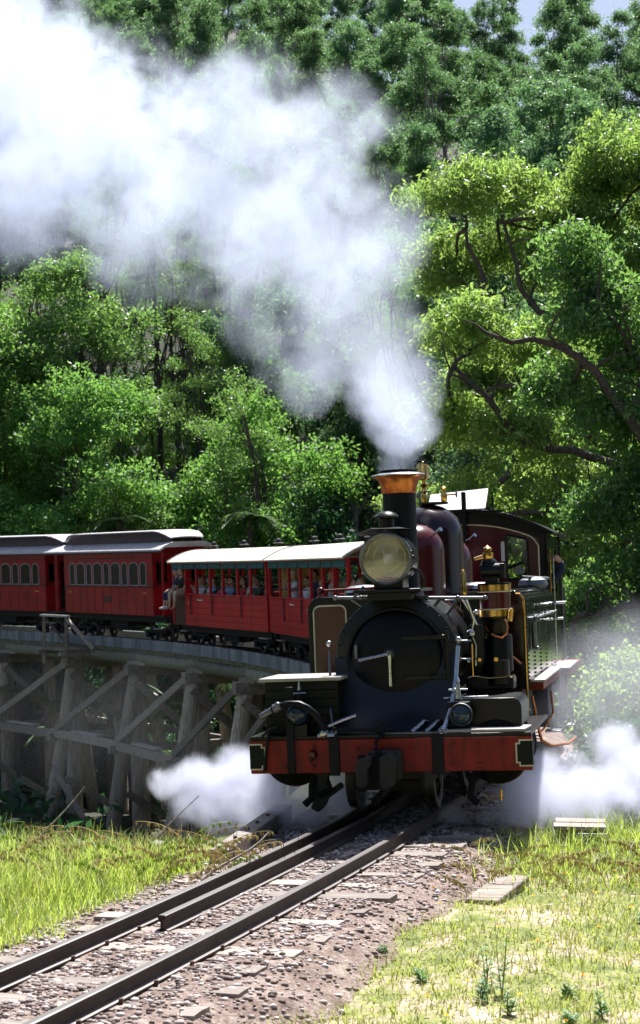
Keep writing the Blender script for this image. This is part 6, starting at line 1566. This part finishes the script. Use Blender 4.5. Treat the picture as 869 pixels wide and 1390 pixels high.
# ------------------------------------------------------------------ steam
def steam(name, label, blobs, dens, scale, gain, off, voxel, color=(.84, .86, .97), aniso=.35, smooth=.25, hull=1.3, sharp=2.2, dense_low=None):
    b = bmesh.new()
    for x, y, z, r in blobs: bmesh.ops.create_icosphere(b, subdivisions=3, radius=r * hull, matrix=Matrix.Translation((x, y, z)))
    me = bpy.data.meshes.new(name); b.to_mesh(me); b.free()
    o = bpy.data.objects.new(name, me); col.objects.link(o)
    rm = o.modifiers.new('hull', 'REMESH'); rm.mode = 'VOXEL'; rm.voxel_size = voxel
    m = bpy.data.materials.new(name); m.use_nodes = True; nt = m.node_tree; nt.nodes.clear()
    out = nt.nodes.new('ShaderNodeOutputMaterial'); pv = nt.nodes.new('ShaderNodeVolumePrincipled')
    nt.links.new(pv.outputs[0], out.inputs['Volume'])
    pv.inputs['Color'].default_value = (*color, 1); pv.inputs['Anisotropy'].default_value = aniso; pv.inputs['Density Attribute'].default_value = ''
    pos = nt.nodes.new('ShaderNodeTexCoord').outputs['Object']
    def mt(op, a, b_=None, c=None, cl=False):
        n = nt.nodes.new('ShaderNodeMath'); n.operation = op; n.use_clamp = cl
        for i, v in enumerate((a, b_, c)):
            if v is None: continue
            if isinstance(v, (int, float)): n.inputs[i].default_value = v
            else: nt.links.new(v, n.inputs[i])
        return n.outputs[0]
    acc = None
    for x, y, z, r in blobs:
        d = nt.nodes.new('ShaderNodeVectorMath'); d.operation = 'DISTANCE'; nt.links.new(pos, d.inputs[0]); d.inputs[1].default_value = (x, y, z)
        f = mt('MULTIPLY_ADD', d.outputs['Value'], -1 / r, 1.0)
        acc = f if acc is None else mt('SMOOTH_MAX', acc, f, smooth)
    nz = nt.nodes.new('ShaderNodeTexNoise'); nz.inputs['Scale'].default_value = scale; nz.inputs['Detail'].default_value = 7; nz.inputs['Roughness'].default_value = .62; nz.inputs['Distortion'].default_value = .35
    nt.links.new(pos, nz.inputs['Vector'])
    s = mt('ADD', acc, mt('MULTIPLY_ADD', nz.outputs[0], gain, off))
    # never reaches the hull: fades with the lobe distance itself
    s = mt('MULTIPLY', mt('MULTIPLY', s, sharp, None, True), mt('MULTIPLY', acc, 3.5, None, True))
    if dense_low:                        # thick where it leaves the chimney, thinning as it rises
        sz = nt.nodes.new('ShaderNodeSeparateXYZ'); nt.links.new(pos, sz.inputs[0])
        mr = nt.nodes.new('ShaderNodeMapRange'); mr.inputs[1].default_value = dense_low[0]; mr.inputs[2].default_value = dense_low[1]
        mr.inputs[3].default_value = dense_low[2]; mr.inputs[4].default_value = 1; nt.links.new(sz.outputs[2], mr.inputs[0])
        s = mt('MULTIPLY', s, mr.outputs[0])
    nt.links.new(mt('MULTIPLY', s, dens), pv.inputs['Density'])
    me.materials.append(m)
    tag(o, label, 'steam')['kind'] = 'stuff'
    return o
PLUME = [(.77, 16.1, 3.28, .26), (.78, 16.15, 3.5, .34), (.82, 16.4, 3.8, .46), (.78, 17.0, 4.2, .58), (.56, 18.4, 4.75, .88), (.30, 20.6, 5.65, 1.12), (.45, 22.0, 6.8, 1.15), (-.3, 23.0, 6.9, 1.45), (.1, 24, 8.6, 1.25),
         (-1.7, 26, 8.3, 1.9), (-3.9, 30, 10.2, 2.4), (-6.8, 35, 12.6, 3.2), (-1.3, 26, 9.4, 1.6), (-3.0, 27, 7.6, 1.1), (-5.6, 31, 9.4, 1.6), (-11, 41, 15.5, 4.6), (-.30, 21, 5.0, .75), (-.85, 22, 5.7, .8), (-.1, 19.6, 4.55, .5)]
steam('steam_plume', 'billowing white steam plume rising from the copper capped chimney and drifting left', PLUME, .50, 1.15, 3.2, -1.72, .2, color=(.73, .785, .95), sharp=2.4, dense_low=(3.35, 4.6, 6))
LOW = [(-.60, 15.9, .02, .40), (-.95, 16.2, -.02, .46), (-1.25, 16.3, .05, .42), (-.30, 15.6, -.06, .32), (-.05, 15.5, -.05, .26), (.3, 16.2, .1, .35), (-.8, 16.6, .22, .36), (-1.5, 16.5, .10, .30)]
steam('cylinder_steam', 'low white puff of steam blowing out left under the buffer beam', LOW, 4.5, 2.4, 3.2, -1.72, .06, sharp=1.8)
LOWR = [(2.0, 15.8, -0.08, 0.42), (2.4, 15.9, -0.05, 0.5), (2.85, 16.2, 0.0, 0.5), (3.3, 16.6, 0.05, 0.5), (2.6, 16.2, 0.15, 0.42), (1.65, 15.6, -0.22, 0.28), (1.3, 15.6, -0.2, 0.24), (3.7, 17.4, 0.1, 0.5), (2.2, 16.4, 0.05, 0.45), (3.1, 17, 0.25, 0.5)]
steam('cylinder_steam', 'dense white puff of steam blowing out right below the cab steps', LOWR, 4.5, 2.0, 3.4, -1.85, .06, sharp=1.8)
WISP = [(3.2, 18.5, .9, .9), (4.1, 19.5, 1.0, 1.1), (5.0, 20.5, .9, 1.1), (2.7, 17.6, .6, .6)]
steam('steam_wisp', 'thin drifting steam veil above the right hand puff', WISP, .2, 1.6, 2.4, -1.15, .1)
WISPL = [(-2.6, 20, .2, 1.0), (-3.6, 22, .2, 1.2), (-1.9, 19, .6, .9), (-1.6, 18.2, .1, .7)]
steam('steam_wisp', 'thin steam mist hanging in front of the trestle posts', WISPL, .015, 1.0, 2.2, -1.0, .12, color=(.90, .92, 1.0))
UNDER = [(-.05, 16.4, .1, .5), (-.4, 16.8, .1, .5), (.9, 17.5, .1, .4)]
steam('steam_wisp', 'bluish shaded steam under the engine between its wheels', UNDER, .4, 2.4, 2.2, -.9, .06, color=(.85, .9, 1.0))
